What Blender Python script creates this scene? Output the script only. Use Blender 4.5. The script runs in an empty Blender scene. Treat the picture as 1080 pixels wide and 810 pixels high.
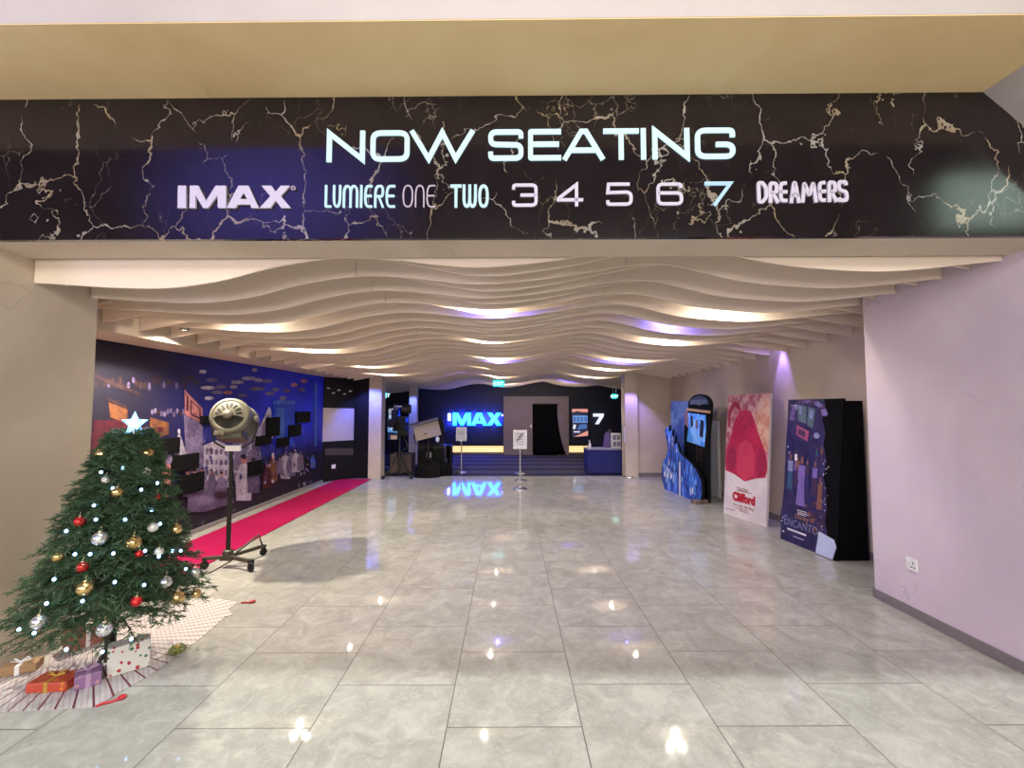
import bpy, math, random
from mathutils import Vector, Matrix
R = math.radians
PI = math.pi
random.seed(7)
C = bpy.context.scene.collection
SC = bpy.context.scene

# ------------------------------------------------------------------ camera, world, exposure
F, CX, CY = 468.0, 540.0, 405.0            # focal length and centre for a 1080x810 frame
H = 1.65                                   # eye height
PITCH = math.atan(25 / F)
YAW = -math.atan(3 / F)
cam_d = bpy.data.cameras.new('camera'); cam = bpy.data.objects.new('camera', cam_d); C.objects.link(cam)
cam_d.sensor_width = 36; cam_d.lens = F / 1080 * 36; cam_d.clip_start = .02; cam_d.clip_end = 100
cam.location = (0, 0, H)
cam.rotation_euler = (PI / 2 + PITCH, 0, YAW)
SC.camera = cam
CAM_M = cam.rotation_euler.to_matrix()

def ray(px, py):
    return (CAM_M @ Vector(((px - CX) / F, -(py - CY) / F, -1))).normalized()
def at_y(px, py, Y):
    d = ray(px, py); return Vector((0, 0, H)) + d * (Y / d.y)
def at_x(px, py, X):
    d = ray(px, py); return Vector((0, 0, H)) + d * (X / d.x)
def at_z(px, py, Z=0.0):
    d = ray(px, py); return Vector((0, 0, H)) + d * ((Z - H) / d.z)
def at_plane(px, py, o, n):
    d = ray(px, py); o = Vector(o); n = Vector(n)
    return Vector((0, 0, H)) + d * ((o - Vector((0, 0, H))).dot(n) / d.dot(n))

SC.view_settings.view_transform = 'Standard'
SC.view_settings.look = 'None'
SC.view_settings.exposure = 0.10
SC.view_settings.gamma = 1.0
SC.view_settings.use_curve_mapping = False
SC.cycles.use_denoising = True
SC.cycles.max_bounces = 8
SC.cycles.sample_clamp_indirect = 6

world = bpy.data.worlds.new('world'); SC.world = world; world.use_nodes = True
world.node_tree.nodes['Background'].inputs[0].default_value = (1.0, .90, .84, 1)
world.node_tree.nodes['Background'].inputs[1].default_value = .10

def light(name, kind, loc, energy, color=(1, 1, 1), aim=None, size=.1, size_y=None, angle=None, blend=.5):
    d = bpy.data.lights.new(name, kind); o = bpy.data.objects.new(name, d); C.objects.link(o)
    o.location = loc; d.energy = energy; d.color = color
    if aim is not None:
        o.rotation_euler = (Vector(aim) - Vector(loc)).to_track_quat('-Z', 'Y').to_euler()
    if kind == 'AREA':
        d.size = size
        if size_y: d.shape = 'RECTANGLE'; d.size_y = size_y
    else:
        d.shadow_soft_size = size
    if kind == 'SPOT':
        d.spot_size = R(angle or 60); d.spot_blend = blend
    return o

# concourse downlights high in front of the portal, added fills and screen light
for lx in (-2.2, 0.0, 2.2):
    light('concourse_downlight', 'SPOT', (lx, .95, 7.7), 700, (.95, 1.0, .93), (lx, 1.1, 0), .10, angle=100)
light('concourse_fill', 'AREA', (0, -4.0, 4.0), 430, (.97, .95, .84), (0, 3.0, 2.3), 8, 1.2)  # unseen area light added for frontal warm ambience on portal and baffles
light('baffle_fill', 'AREA', (0, -6.5, 2.3), 340, (1.0, .90, .80), (0, 6.0, 2.3), 9, 1.6)  # low fill added behind the camera to brighten the baffle faces
light('concourse_screen_glow', 'AREA', (-6.0, -2.0, 2.1), 100, (.84, .74, 1.0), (3.2, 3.2, 1.5), 3.0, 1.3)
# added warm fill that lifts the grey portal in the foyer
light('foyer_fill', 'AREA', (.6, 13.6, 2.28), 30, (1.0, .80, .70), (.6, 15.0, 0), 3.0, .5)

# ------------------------------------------------------------------ materials
class NT:
    def __init__(s, name):
        s.m = bpy.data.materials.new(name); s.m.use_nodes = True
        s.t = s.m.node_tree; s.b = s.t.nodes['Principled BSDF']
    def n(s, typ, **kw):
        x = s.t.nodes.new(typ)
        for k, v in kw.items(): setattr(x, k, v)
        return x
    def link(s, a, b): s.t.links.new(a, b)
    def val(s, v, sock):
        if hasattr(v, 'is_output'): s.link(v, sock)
        else: sock.default_value = v
    def math(s, op, a, b=0.0, c=0.0):
        x = s.n('ShaderNodeMath', operation=op)
        s.val(a, x.inputs[0]); s.val(b, x.inputs[1]); s.val(c, x.inputs[2]); return x.outputs[0]
    def mix(s, f, a, b):
        x = s.n('ShaderNodeMix', data_type='RGBA')
        s.val(f, x.inputs[0])
        for v, i in ((a, 6), (b, 7)):
            if hasattr(v, 'is_output'): s.link(v, x.inputs[i])
            else: x.inputs[i].default_value = (*v, 1) if len(v) == 3 else v
        return x.outputs[2]
    def co(s, out='Object'): return s.n('ShaderNodeTexCoord').outputs[out]
    def noise(s, vec, scale, detail=4, rough=.55, dist=0.0):
        x = s.n('ShaderNodeTexNoise'); x.inputs['Scale'].default_value = scale
        x.inputs['Detail'].default_value = detail; x.inputs['Roughness'].default_value = rough
        x.inputs['Distortion'].default_value = dist
        s.link(vec, x.inputs['Vector']); return x
    def ramp(s, f, stops):
        x = s.n('ShaderNodeValToRGB'); e = x.color_ramp.elements
        while len(e) < len(stops): e.new(.5)
        for el, (p, c) in zip(e, stops):
            el.position = p; el.color = (*c, 1) if len(c) == 3 else c
        s.link(f, x.inputs[0]); return x.outputs[0]
    def mapping(s, vec, scale=(1, 1, 1), loc=(0, 0, 0), rot=(0, 0, 0)):
        x = s.n('ShaderNodeMapping'); x.inputs['Scale'].default_value = scale
        x.inputs['Location'].default_value = loc; x.inputs['Rotation'].default_value = rot
        s.link(vec, x.inputs['Vector']); return x.outputs[0]
    def set(s, **kw):
        for k, v in kw.items():
            sock = s.b.inputs[k.replace('_', ' ')]
            if hasattr(v, 'is_output'): s.link(v, sock)
            elif isinstance(v, tuple): sock.default_value = (*v, 1) if len(v) == 3 else v
            else: sock.default_value = v
        return s
    def bump(s, h, strength=.2, dist=.01):
        x = s.n('ShaderNodeBump'); x.inputs['Strength'].default_value = strength; x.inputs['Distance'].default_value = dist
        s.link(h, x.inputs['Height']); s.link(x.outputs[0], s.b.inputs['Normal']); return s

def mat(name, col, rough=.5, metal=0.0, var=.12, scale=8, emit=None, es=0.0, spec=.5, trans=0.0):
    t = NT(name)
    nz = t.noise(t.co(), scale)
    a = tuple(max(0, c * (1 - var)) for c in col); b = tuple(min(1, c * (1 + var)) for c in col)
    t.set(Base_Color=t.mix(nz.outputs[0], a, b), Roughness=rough, Metallic=metal, Specular_IOR_Level=spec)
    if emit: t.set(Emission_Color=emit, Emission_Strength=es)
    if trans: t.set(Transmission_Weight=trans)
    return t.m

def plaster(name, c1, c2, c3, rough=.75):
    t = NT(name); co = t.co()
    n1 = t.noise(co, .9, 5, .6, .6); n2 = t.noise(co, 3.2, 6, .65, .4)
    base = t.ramp(n1.outputs[0], [(.3, c1), (.52, c2), (.72, c3)])
    base = t.mix(t.math('MULTIPLY', n2.outputs[0], .35), base, c1)
    # hairline cracks and scuffs
    w = t.n('ShaderNodeTexVoronoi', feature='DISTANCE_TO_EDGE'); w.inputs['Scale'].default_value = .75
    dn = t.noise(co, 2.2, 4); add = t.n('ShaderNodeVectorMath', operation='MULTIPLY_ADD')
    t.link(dn.outputs[1], add.inputs[0]); add.inputs[1].default_value = (.7, .7, .7); t.link(co, add.inputs[2])
    t.link(add.outputs[0], w.inputs['Vector'])
    line = t.math('LESS_THAN', w.outputs[0], .006)
    msk = t.math('GREATER_THAN', t.noise(co, 1.1, 2).outputs[0], .60)
    f = t.math('MULTIPLY', t.math('MULTIPLY', line, msk), .25)
    base = t.mix(f, base, tuple(c * .62 for c in c1))
    t.set(Base_Color=base, Roughness=rough, Specular_IOR_Level=.25).bump(n2.outputs[0], .12, .01)
    return t.m

M = {}
M['plaster'] = plaster('plaster', (.50, .42, .33), (.60, .50, .40), (.66, .57, .47))
M['pink_lit_plaster'] = plaster('pink_lit_plaster', (.58, .49, .57), (.66, .56, .64), (.72, .63, .70))  # pink light spill on the right jamb, put into the plaster colour
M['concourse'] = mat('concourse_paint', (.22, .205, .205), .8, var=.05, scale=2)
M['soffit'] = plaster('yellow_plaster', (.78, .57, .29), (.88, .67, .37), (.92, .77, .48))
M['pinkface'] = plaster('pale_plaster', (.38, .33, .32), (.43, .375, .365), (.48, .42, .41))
M['baffle'] = mat('baffle_paint', (.84, .71, .60), .6, var=.05, scale=2)
M['void'] = mat('ceiling_void', (.10, .085, .07), .9)
M['navy'] = mat('navy_wall', (.010, .011, .030), .55, var=.2)
M['black_wall'] = mat('black_wall', (.008, .007, .009), .7, spec=.15)
M['taupe'] = mat('taupe_panel', (.24, .19, .18), .6, var=.08, scale=3)
M['grey_skirting'] = mat('grey_stone', (.20, .17, .18), .45, var=.2, scale=25)
M['black'] = mat('black_paint', (.008, .008, .009), .5, spec=.15)
M['matte_black'] = mat('matte_black', (.004, .004, .005), .9, spec=.08)
M['black_metal'] = mat('black_metal', (.025, .023, .020), .4, .6)
M['rubber'] = mat('rubber', (.012, .012, .012), .8)
M['chrome'] = mat('brushed_steel', (.62, .62, .64), .25, 1.0, var=.05)
M['white'] = mat('white_plastic', (.78, .77, .76), .4, var=.03)
M['paper'] = mat('white_paper', (.74, .73, .74), .6, var=.04)
M['grey_ink'] = mat('grey_ink', (.22, .22, .25), .7)
M['khaki'] = mat('khaki_enamel', (.125, .112, .08), .45, .15, var=.18, scale=14)
M['dark_khaki'] = mat('dark_khaki', (.07, .065, .045), .45, .3, var=.3, scale=14)
M['slot_shade'] = mat('slot_shade', (.006, .006, .005), .8)  # shade inside the lamp's vent slots, put into the colour
M['red'] = mat('red_paint', (.42, .012, .02), .35)
M['lit'] = mat('lit_cyan_white', (.10, .12, .12), .4, emit=(.66, .94, 1.0), es=.95)
M['lit_white'] = mat('lit_white', (.10, .11, .12), .4, emit=(.60, .90, 1.0), es=.82)
M['lit_blue'] = mat('lit_pale_blue', (.10, .11, .12), .4, emit=(.46, .72, 1.0), es=.88)
M['unlit'] = mat('unlit_letter', (.58, .53, .68), .45, var=.04)
M['unlit_dim'] = mat('unlit_thin_letter', (.52, .44, .56), .45, var=.05)
M['neon'] = mat('neon_cyan', (.05, .5, 1), .4, emit=(.0, .36, 1.0), es=3.6)
M['neon_white'] = mat('neon_white', (.9, .9, 1), .4, emit=(.8, .85, 1.0), es=1.6)
M['warm_led'] = mat('warm_led_strip', (1, .8, .5), .5, emit=(1.0, .68, .28), es=1.0)
M['exit'] = mat('exit_green', (.02, .5, .45), .5, emit=(.0, .75, .8), es=1.2)
M['exit_ink'] = mat('exit_white', (.8, 1, 1), .5, emit=(.6, 1, 1), es=1.5)
M['lens'] = mat('lamp_lens', (1, .9, .7), .4, emit=(1.0, .80, .48), es=14)
M['blue_lens'] = mat('blue_lamp_lens', (.2, .2, 1), .4, emit=(.16, .16, 1.0), es=8)
M['can'] = mat('lamp_can', (.30, .28, .26), .4, .5)

def marble():
    t = NT('black_marble'); co = t.co()
    n0 = t.noise(co, 1.6, 5, .6); n1 = t.noise(co, 7, 4, .6)
    def warp(src, amt, base):
        a = t.n('ShaderNodeVectorMath', operation='MULTIPLY_ADD')
        t.link(src, a.inputs[0]); a.inputs[1].default_value = (amt,) * 3; t.link(base, a.inputs[2]); return a.outputs[0]
    v = warp(n1.outputs[1], .13, warp(n0.outputs[1], .42, co))
    v = t.mapping(v, (1.0, 1.0, .62), rot=(0, R(16), 0))
    vo = t.n('ShaderNodeTexVoronoi', feature='DISTANCE_TO_EDGE'); vo.inputs['Scale'].default_value = 2.7; t.link(v, vo.inputs['Vector'])
    wid = t.math('MULTIPLY', t.noise(co, 4.5, 3).outputs[0], .050)
    wid = t.math('SUBTRACT', wid, .0195)
    vein = t.math('LESS_THAN', vo.outputs[0], wid)
    v2 = t.n('ShaderNodeTexVoronoi', feature='DISTANCE_TO_EDGE'); v2.inputs['Scale'].default_value = 6.5; t.link(v, v2.inputs['Vector'])
    wid2 = t.math('MULTIPLY', t.math('SUBTRACT', t.noise(co, 3.1, 3).outputs[0], .54), .09)
    vein2 = t.math('LESS_THAN', v2.outputs[0], wid2)
    f = t.math('MINIMUM', t.math('ADD', t.math('MULTIPLY', vein, .62), t.math('MULTIPLY', vein2, .25)), 1.0)
    f = t.math('MULTIPLY', f, t.math('MINIMUM', t.math('MULTIPLY', t.noise(co, 11, 4).outputs[0], 1.5), 1.0))
    col = t.ramp(t.noise(co, 2.4, 2).outputs[0], [(.35, (.58, .54, .52)), (.6, (.46, .35, .22))])
    base = t.mix(t.noise(co, 4, 4).outputs[0], (.007, .005, .006), (.022, .015, .017))
    t.set(Base_Color=t.mix(f, base, col), Roughness=.12, Specular_IOR_Level=.36)
    return t.m
M['marble'] = marble()

def floor_mat():
    t = NT('polished_floor_tiles'); co = t.co()
    sx = t.n('ShaderNodeSeparateXYZ'); t.link(co, sx.inputs[0])
    T, TY = .70, .706
    u = t.math('DIVIDE', t.math('ADD', sx.outputs[0], .322 + 70 * T), T)
    col = t.math('FLOOR', u)
    odd = t.math('MODULO', col, 2.0)
    v = t.math('ADD', t.math('DIVIDE', t.math('ADD', sx.outputs[1], -2.386 + 70 * TY), TY), t.math('MULTIPLY', odd, .5))
    row = t.math('FLOOR', v)
    fu = t.math('FRACT', u); fv = t.math('FRACT', v)
    du = t.math('MINIMUM', fu, t.math('SUBTRACT', 1.0, fu)); dv = t.math('MINIMUM', fv, t.math('SUBTRACT', 1.0, fv))
    joint = t.math('LESS_THAN', t.math('MINIMUM', du, dv), .0042)
    cid = t.n('ShaderNodeCombineXYZ'); t.link(col, cid.inputs[0]); t.link(row, cid.inputs[1])
    wn = t.n('ShaderNodeTexWhiteNoise', noise_dimensions='3D'); t.link(cid.outputs[0], wn.inputs[0])
    off = t.n('ShaderNodeVectorMath', operation='MULTIPLY_ADD'); t.link(wn.outputs[1], off.inputs[0]); off.inputs[1].default_value = (9, 9, 9); t.link(co, off.inputs[2])
    n1 = t.noise(off.outputs[0], 5, 7, .68, .8); n2 = t.noise(off.outputs[0], 26, 6, .7, .5)
    base = t.ramp(n1.outputs[0], [(.30, (.29, .28, .25)), (.5, (.37, .36, .325)), (.68, (.46, .45, .41))])
    base = t.mix(t.math('MULTIPLY', t.math('GREATER_THAN', n2.outputs[0], .57), .28), base, (.52, .51, .46))
    base = t.mix(t.math('MULTIPLY', wn.outputs[0], .14), base, (.28, .27, .24))
    base = t.mix(joint, base, (.10, .09, .08))
    rr = t.math('ADD', t.math('MULTIPLY', n1.outputs[0], .05), .02)
    t.set(Base_Color=base, Roughness=t.math('ADD', rr, t.math('MULTIPLY', joint, .4)), Specular_IOR_Level=.32)
    return t.m
M['floor'] = floor_mat()

def carpet_mat():
    t = NT('foyer_carpet'); co = t.co()
    sx = t.n('ShaderNodeSeparateXYZ'); t.link(co, sx.inputs[0])
    w = t.n('ShaderNodeTexWave', bands_direction='Y'); w.inputs['Scale'].default_value = .34; w.inputs['Distortion'].default_value = .4
    t.link(co, w.inputs[0])
    n = t.noise(co, 60, 3)
    b = t.mix(w.outputs[1], (.012, .016, .06), (.10, .09, .10))
    chk = t.n('ShaderNodeTexChecker'); chk.inputs['Scale'].default_value = 5; t.link(co, chk.inputs[0])
    b = t.mix(t.math('MULTIPLY', chk.outputs[1], .25), b, (.16, .14, .15))
    t.set(Base_Color=t.mix(t.math('MULTIPLY', n.outputs[0], .4), b, (.02, .02, .03)), Roughness=.95, Specular_IOR_Level=.1)
    return t.m
M['foyer_carpet'] = carpet_mat()

def rug_mat():
    t = NT('red_carpet_pile'); co = t.co()
    n = t.noise(co, 3, 4); n2 = t.noise(co, 180, 2)
    c = t.mix(n.outputs[0], (.29, .005, .055), (.37, .009, .075))
    t.set(Base_Color=c, Roughness=.95, Specular_IOR_Level=.1).bump(n2.outputs[0], .4, .003)
    return t.m
M['red_carpet'] = rug_mat()

# ------------------------------------------------------------------ mesh helpers
class MB:
    def __init__(s): s.v = []; s.f = []; s.mi = []; s.sm = []
    def add(s, v, f, mi=0, smooth=False):
        o = len(s.v); s.v += [Vector(x) for x in v]
        for q in f:
            s.f.append(tuple(i + o for i in q)); s.mi.append(mi); s.sm.append(smooth)
        return s
    def box(s, c, d, mi=0, rz=0.0, rot=None):
        m = rot if rot is not None else Matrix.Rotation(rz, 3, 'Z'); c = Vector(c)
        v = [c + m @ Vector((x * d[0] / 2, y * d[1] / 2, z * d[2] / 2)) for x in (-1, 1) for y in (-1, 1) for z in (-1, 1)]
        return s.add(v, [(0, 1, 3, 2), (4, 6, 7, 5), (0, 4, 5, 1), (2, 3, 7, 6), (0, 2, 6, 4), (1, 5, 7, 3)], mi)
    def span(s, a, b, mi=0):
        return s.box([(a[i] + b[i]) / 2 for i in range(3)], [abs(b[i] - a[i]) for i in range(3)], mi)
    def ext(s, poly, o, u, v, n, depth, mi=0, side=None):
        o, u, v, n = Vector(o), Vector(u), Vector(v), Vector(n)
        a = [o + u * p[0] + v * p[1] for p in poly]; b = [q + n * depth for q in a]; k = len(poly)
        s.add(a + b, [tuple(range(k))[::-1], tuple(range(k, 2 * k))], mi)
        s.add(a + b, [(i, (i + 1) % k, k + (i + 1) % k, k + i) for i in range(k)], mi if side is None else side)
        return s
    def stroke(s, pts, w, closed, o, u, v, n, depth, mi=0):
        P = [Vector((p[0], p[1])) for p in pts]
        Q = [P[0]]
        for p in P[1:]:
            if (p - Q[-1]).length > 1e-6: Q.append(p)
        if closed and (Q[0] - Q[-1]).length < 1e-6: Q.pop()
        k = len(Q); L = []; Rr = []
        for i in range(k):
            d0 = (Q[i] - Q[i - 1]) if (closed or i > 0) else (Q[1] - Q[0])
            d1 = (Q[(i + 1) % k] - Q[i]) if (closed or i < k - 1) else (Q[-1] - Q[-2])
            d0 = d0.normalized(); d1 = d1.normalized()
            n0 = Vector((-d0.y, d0.x)); n1 = Vector((-d1.y, d1.x)); m = n0 + n1
            if m.length < .05: m = n1.copy()
            m.normalize(); sc = w / 2 / max(.32, m.dot(n1))
            L.append(Q[i] + m * sc); Rr.append(Q[i] - m * sc)
        o, u, v, n = Vector(o), Vector(u), Vector(v), Vector(n)
        W = lambda p, z: o + u * p.x + v * p.y + n * z
        vs = [W(p, 0) for p in L] + [W(p, 0) for p in Rr] + [W(p, depth) for p in L] + [W(p, depth) for p in Rr]
        fs = []
        for i in range(k if closed else k - 1):
            j = (i + 1) % k
            fs += [(i, k + i, k + j, j), (2 * k + i, 2 * k + j, 3 * k + j, 3 * k + i), (i, j, 2 * k + j, 2 * k + i), (k + i, 3 * k + i, 3 * k + j, k + j)]
        if not closed:
            fs += [(0, 2 * k, 3 * k, k), (k - 1, 2 * k - 1, 4 * k - 1, 3 * k - 1)]
        return s.add(vs, fs, mi)
    def tube(s, pts, r, seg=10, mi=0, caps=True):
        P = [Vector(p) for p in pts]; k = len(P)
        rs = r if isinstance(r, (list, tuple)) else [r] * k
        t0 = (P[1] - P[0]).normalized(); ref = Vector((0, 0, 1)) if abs(t0.z) < .9 else Vector((1, 0, 0))
        a = t0.cross(ref).normalized(); vs = []
        for i in range(k):
            t = ((P[min(i + 1, k - 1)] - P[max(i - 1, 0)])).normalized()
            a = (a - t * a.dot(t)).normalized(); b = t.cross(a)
            for j in range(seg):
                th = 2 * PI * j / seg; vs.append(P[i] + (a * math.cos(th) + b * math.sin(th)) * rs[i])
        fs = [(i * seg + j, i * seg + (j + 1) % seg, (i + 1) * seg + (j + 1) % seg, (i + 1) * seg + j) for i in range(k - 1) for j in range(seg)]
        s.add(vs, fs, mi, True)
        if caps: s.add(vs[:seg], [tuple(range(seg))[::-1]], mi); s.add(vs[-seg:], [tuple(range(seg))], mi)
        return s
    def lathe(s, prof, o=(0, 0, 0), axis=(0, 0, 1), seg=24, mi=0, smooth=True):
        o = Vector(o); ax = Vector(axis).normalized(); ref = Vector((0, 0, 1)) if abs(ax.z) < .9 else Vector((1, 0, 0))
        a = ref.cross(ax).normalized(); b = ax.cross(a); vs = []
        for (r, z) in prof:
            for j in range(seg):
                th = 2 * PI * j / seg; vs.append(o + ax * z + (a * math.cos(th) + b * math.sin(th)) * r)
        k = len(prof)
        fs = [(i * seg + j, i * seg + (j + 1) % seg, (i + 1) * seg + (j + 1) % seg, (i + 1) * seg + j) for i in range(k - 1) for j in range(seg)]
        s.add(vs, fs, mi, smooth)
        if prof[0][0] > 1e-4: s.add(vs[:seg], [tuple(range(seg))[::-1]], mi)
        if prof[-1][0] > 1e-4: s.add(vs[-seg:], [tuple(range(seg))], mi)
        return s
    def ball(s, c, r, mi=0, seg=16, rings=10, sc=(1, 1, 1)):
        c = Vector(c); vs = []
        for i in range(rings + 1):
            ph = PI * i / rings
            for j in range(seg):
                th = 2 * PI * j / seg
                vs.append(c + Vector((r * sc[0] * math.sin(ph) * math.cos(th), r * sc[1] * math.sin(ph) * math.sin(th), r * sc[2] * math.cos(ph))))
        fs = [(i * seg + j, (i + 1) * seg + j, (i + 1) * seg + (j + 1) % seg, i * seg + (j + 1) % seg) for i in range(rings) for j in range(seg)]
        return s.add(vs, fs, mi, True)

def obj(name, mb, mats, parent=None, bevel=0.0, world=True):
    me = bpy.data.meshes.new(name)
    off = Vector((0, 0, 0))
    if parent is not None and world:
        p = parent
        while p is not None: off += p.location; p = p.parent
    me.from_pydata([v - off for v in mb.v], [], mb.f)
    for m in (mats if isinstance(mats, (list, tuple)) else [mats]): me.materials.append(M[m] if isinstance(m, str) else m)
    me.polygons.foreach_set('material_index', mb.mi); me.polygons.foreach_set('use_smooth', mb.sm)
    me.update(); me.validate()
    o = bpy.data.objects.new(name, me); C.objects.link(o)
    if parent is not None: o.parent = parent
    if bevel:
        b = o.modifiers.new('bevel', 'BEVEL'); b.width = bevel; b.segments = 2; b.limit_method = 'ANGLE'
    return o
def tag(o, label, cat, group=None, kind=None):
    o['label'] = label; o['category'] = cat
    if group: o['group'] = group
    if kind: o['kind'] = kind
    return o
def thing(name, label, cat, loc=(0, 0, 0), group=None):
    o = bpy.data.objects.new(name, None); C.objects.link(o); o.location = loc; o.empty_display_size = .1
    return tag(o, label, cat, group)
def struct(name, mb, mats, bevel=0.0):
    o = obj(name, mb, mats, None, bevel); o['kind'] = 'structure'; return o
def copy_tree(o, parent=None):
    c = o.copy(); C.objects.link(c)
    if parent is not None: c.parent = parent
    for ch in list(o.children): copy_tree(ch, c)
    return c
def text_mb(body, size, o, u, v, n, depth=.001, mi=0, align='LEFT', shear=0.0, squeeze=1.0, fatten=0.0):
    cu = bpy.data.curves.new('t', 'FONT'); cu.body = body; cu.size = size; cu.align_x = align; cu.shear = shear; cu.offset = fatten
    cu.resolution_u = 3
    t = bpy.data.objects.new('t', cu); C.objects.link(t); bpy.context.view_layer.update()
    me = bpy.data.meshes.new_from_object(t.evaluated_get(bpy.context.evaluated_depsgraph_get()))
    o, u, v, n = Vector(o), Vector(u), Vector(v), Vector(n)
    vs = [o + u * q.co.x * squeeze + v * q.co.y + n * depth for q in me.vertices]
    fs = [tuple(p.vertices) for p in me.polygons]
    bpy.data.objects.remove(t); bpy.data.meshes.remove(me); bpy.data.curves.remove(cu)
    m = MB(); m.add(vs, fs, mi); return m

# ------------------------------------------------------------------ SETTING
YF = 2.50                      # front of the portal
XL, XR = -3.15, 3.20           # portal jambs
XML, XRR = -4.15, 3.92         # mural wall, poster wall
FB = at_y(540, 251, YF).z; FT = at_y(540, 101, YF).z
YS = 1.99                      # front lip of the yellow soffit
SK = .0175                     # the portal front is turned one degree
def sk(x, y): return y - SK * x

def skbox(m, x0, x1, y0, y1, z0, z1, mi=0):
    v = [(x, sk(x, y), z) for x in (x0, x1) for y in (y0, y1) for z in (z0, z1)]
    return m.add(v, [(0, 1, 3, 2), (4, 6, 7, 5), (0, 4, 5, 1), (2, 3, 7, 6), (0, 2, 6, 4), (1, 5, 7, 3)], mi)

m = MB(); m.span((-11, -8, -.1), (11, 10.8, 0)); struct('floor', m, 'floor')
m = MB(); m.span((-9, 10.8, -.1), (9, 17, 0)); struct('floor_foyer', m, 'foyer_carpet')
# concourse shell
m = MB(); m.span((-11, -8, 8.0), (11, 2.0, 8.2)); struct('ceiling_concourse', m, 'concourse')
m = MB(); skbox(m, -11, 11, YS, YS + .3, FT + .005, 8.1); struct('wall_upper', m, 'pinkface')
m = MB(); m.span((-11.2, -8, 0), (-11, 3, 8.1)); struct('wall_concourse_left', m, 'concourse')
m = MB(); m.span((11, -8, 0), (11.2, 3, 8.1)); struct('wall_concourse_right', m, 'concourse')
m = MB(); m.span((-11, -8.2, 0), (11, -8, 8.1)); struct('wall_concourse_back', m, 'concourse')
# yellow soffit, marble fascia and its plain underside
m = MB(); skbox(m, -6, 5, YS + .002, YF + .3, FT, FT + .3); struct('ceiling_soffit', m, 'soffit')
m = MB(); skbox(m, -6, 5, YF, YF + .03, FB, FT); struct('trim_marble_fascia', m, 'marble')
m = MB(); skbox(m, -6, 5, YF + .03, 2.83, FB + .002, FT); struct('beam_portal', m, 'plaster')
# sloped pink chamfer at the right of the soffit
xa = at_y(1018, 95, YF).x; za = at_y(1018, 95, YF).z; xb = at_y(1080, 148, YF).x; zb = at_y(1080, 148, YF).z
sl = (zb - za) / (xb - xa)
m = MB()
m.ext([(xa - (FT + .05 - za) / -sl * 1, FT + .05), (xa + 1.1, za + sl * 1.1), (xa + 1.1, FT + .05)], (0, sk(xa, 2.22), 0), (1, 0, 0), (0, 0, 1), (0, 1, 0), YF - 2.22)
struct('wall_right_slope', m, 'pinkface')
# jambs
m = MB(); m.span((XL - 1.2, 2.53, 0), (XL, 3.38, FB + .5)); struct('wall_left_jamb', m, 'plaster')
m = MB(); m.span((XR, 2.50, 0), (XR + 1.4, 3.95, FB + .5)); struct('wall_right_jamb', m, 'pink_lit_plaster')
m = MB(); m.span((-11, 2.46, 0), (XL - 1.2, 2.8, 8)); struct('wall_left_front', m, 'plaster')
m = MB(); m.span((XR + 1.4, 2.46, 0), (11, 2.8, 8)); struct('wall_right_front', m, 'plaster')
m = MB(); m.span((XR - .012, 2.50, 0), (XR - .001, 3.962, .075)); m.span((XR - .012, 3.951, 0), (XR + .7, 3.962, .075))
struct('baseboard_right', m, 'grey_skirting', .003)
# passage walls
m = MB(); m.span((XML - .2, 3.38, 0), (XML, 9.95, 3.3)); struct('wall_left', m, 'black_wall')
ZB = at_x(150, 357, -3.62).z
m = MB(); m.span((XML, 3.38, 2.34), (-3.62, 10.5, 3.3)); struct('trim_left_bulkhead', m, 'plaster')
m = MB(); m.span((XML, 3.4, 0), (XML + .03, 9.95, .055)); struct('baseboard_left', m, 'grey_skirting', .003)
m = MB(); m.span((XRR, 3.95, 0), (XRR + .2, 10.75, 3.3)); struct('wall_right', m, 'plaster')
m = MB(); m.span((XRR - .015, 3.97, 0), (XRR - .001, 10.75, .09)); struct('baseboard_right_passage', m, 'grey_skirting')
m = MB(); m.span((3.05, 10.75, 0), (6.4, 10.95, 3.3)); struct('wall_right_return', m, 'plaster')
m = MB(); m.span((3.07, 10.735, 0), (XRR - .01, 10.749, .09)); struct('baseboard_right_return', m, 'grey_skirting')
m = MB(); m.span((2.77, 10.60, 0), (3.07, 10.95, 3.0)); struct('column_right', m, 'plaster')
m = MB(); m.add([(XML, 9.95, 0), (-3.66, 10.5, 0), (-3.66, 10.5, 3.3), (XML, 9.95, 3.3), (XML - .1, 10.6, 0), (-3.66, 10.6, 0), (-3.66, 10.6, 3.3), (XML - .1, 10.6, 3.3)],
      [(0, 1, 2, 3), (4, 7, 6, 5), (0, 4, 5, 1), (3, 2, 6, 7), (0, 3, 7, 4), (1, 5, 6, 2)]); struct('wall_left_angled', m, 'black_wall')
m = MB(); m.span((-3.66, 10.5, 0), (-3.28, 10.7, 3.2)); struct('wall_left_return', m, 'black_wall')
m = MB(); m.span((-3.28, 10.42, 0), (-2.99, 10.75, 3.0)); struct('column_left', m, 'plaster')
m = MB(); m.span((-2.92, 13.0, 0), (-2.70, 13.2, 3.0)); struct('column_far', m, 'plaster')
# foyer shell
m = MB(); m.span((-6.6, 16.1, 0), (6.6, 16.3, 3.3)); struct('wall_back', m, 'navy')
m = MB(); m.span((-6.6, 10.5, 0), (-6.4, 16.2, 3.3)); struct('wall_foyer_left', m, 'black_wall')
m = MB(); m.span((6.4, 10.9, 0), (6.6, 16.2, 3.3)); struct('wall_foyer_right', m, 'black_wall')
m = MB(); m.span((-6.4, 10.6, 0), (-3.66, 10.75, 3.3)); struct('wall_foyer_front', m, 'black_wall')
m = MB(); m.span((-6.6, 2.80, 3.2), (6.6, 16.3, 3.35)); struct('ceiling', m, 'void')

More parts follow.
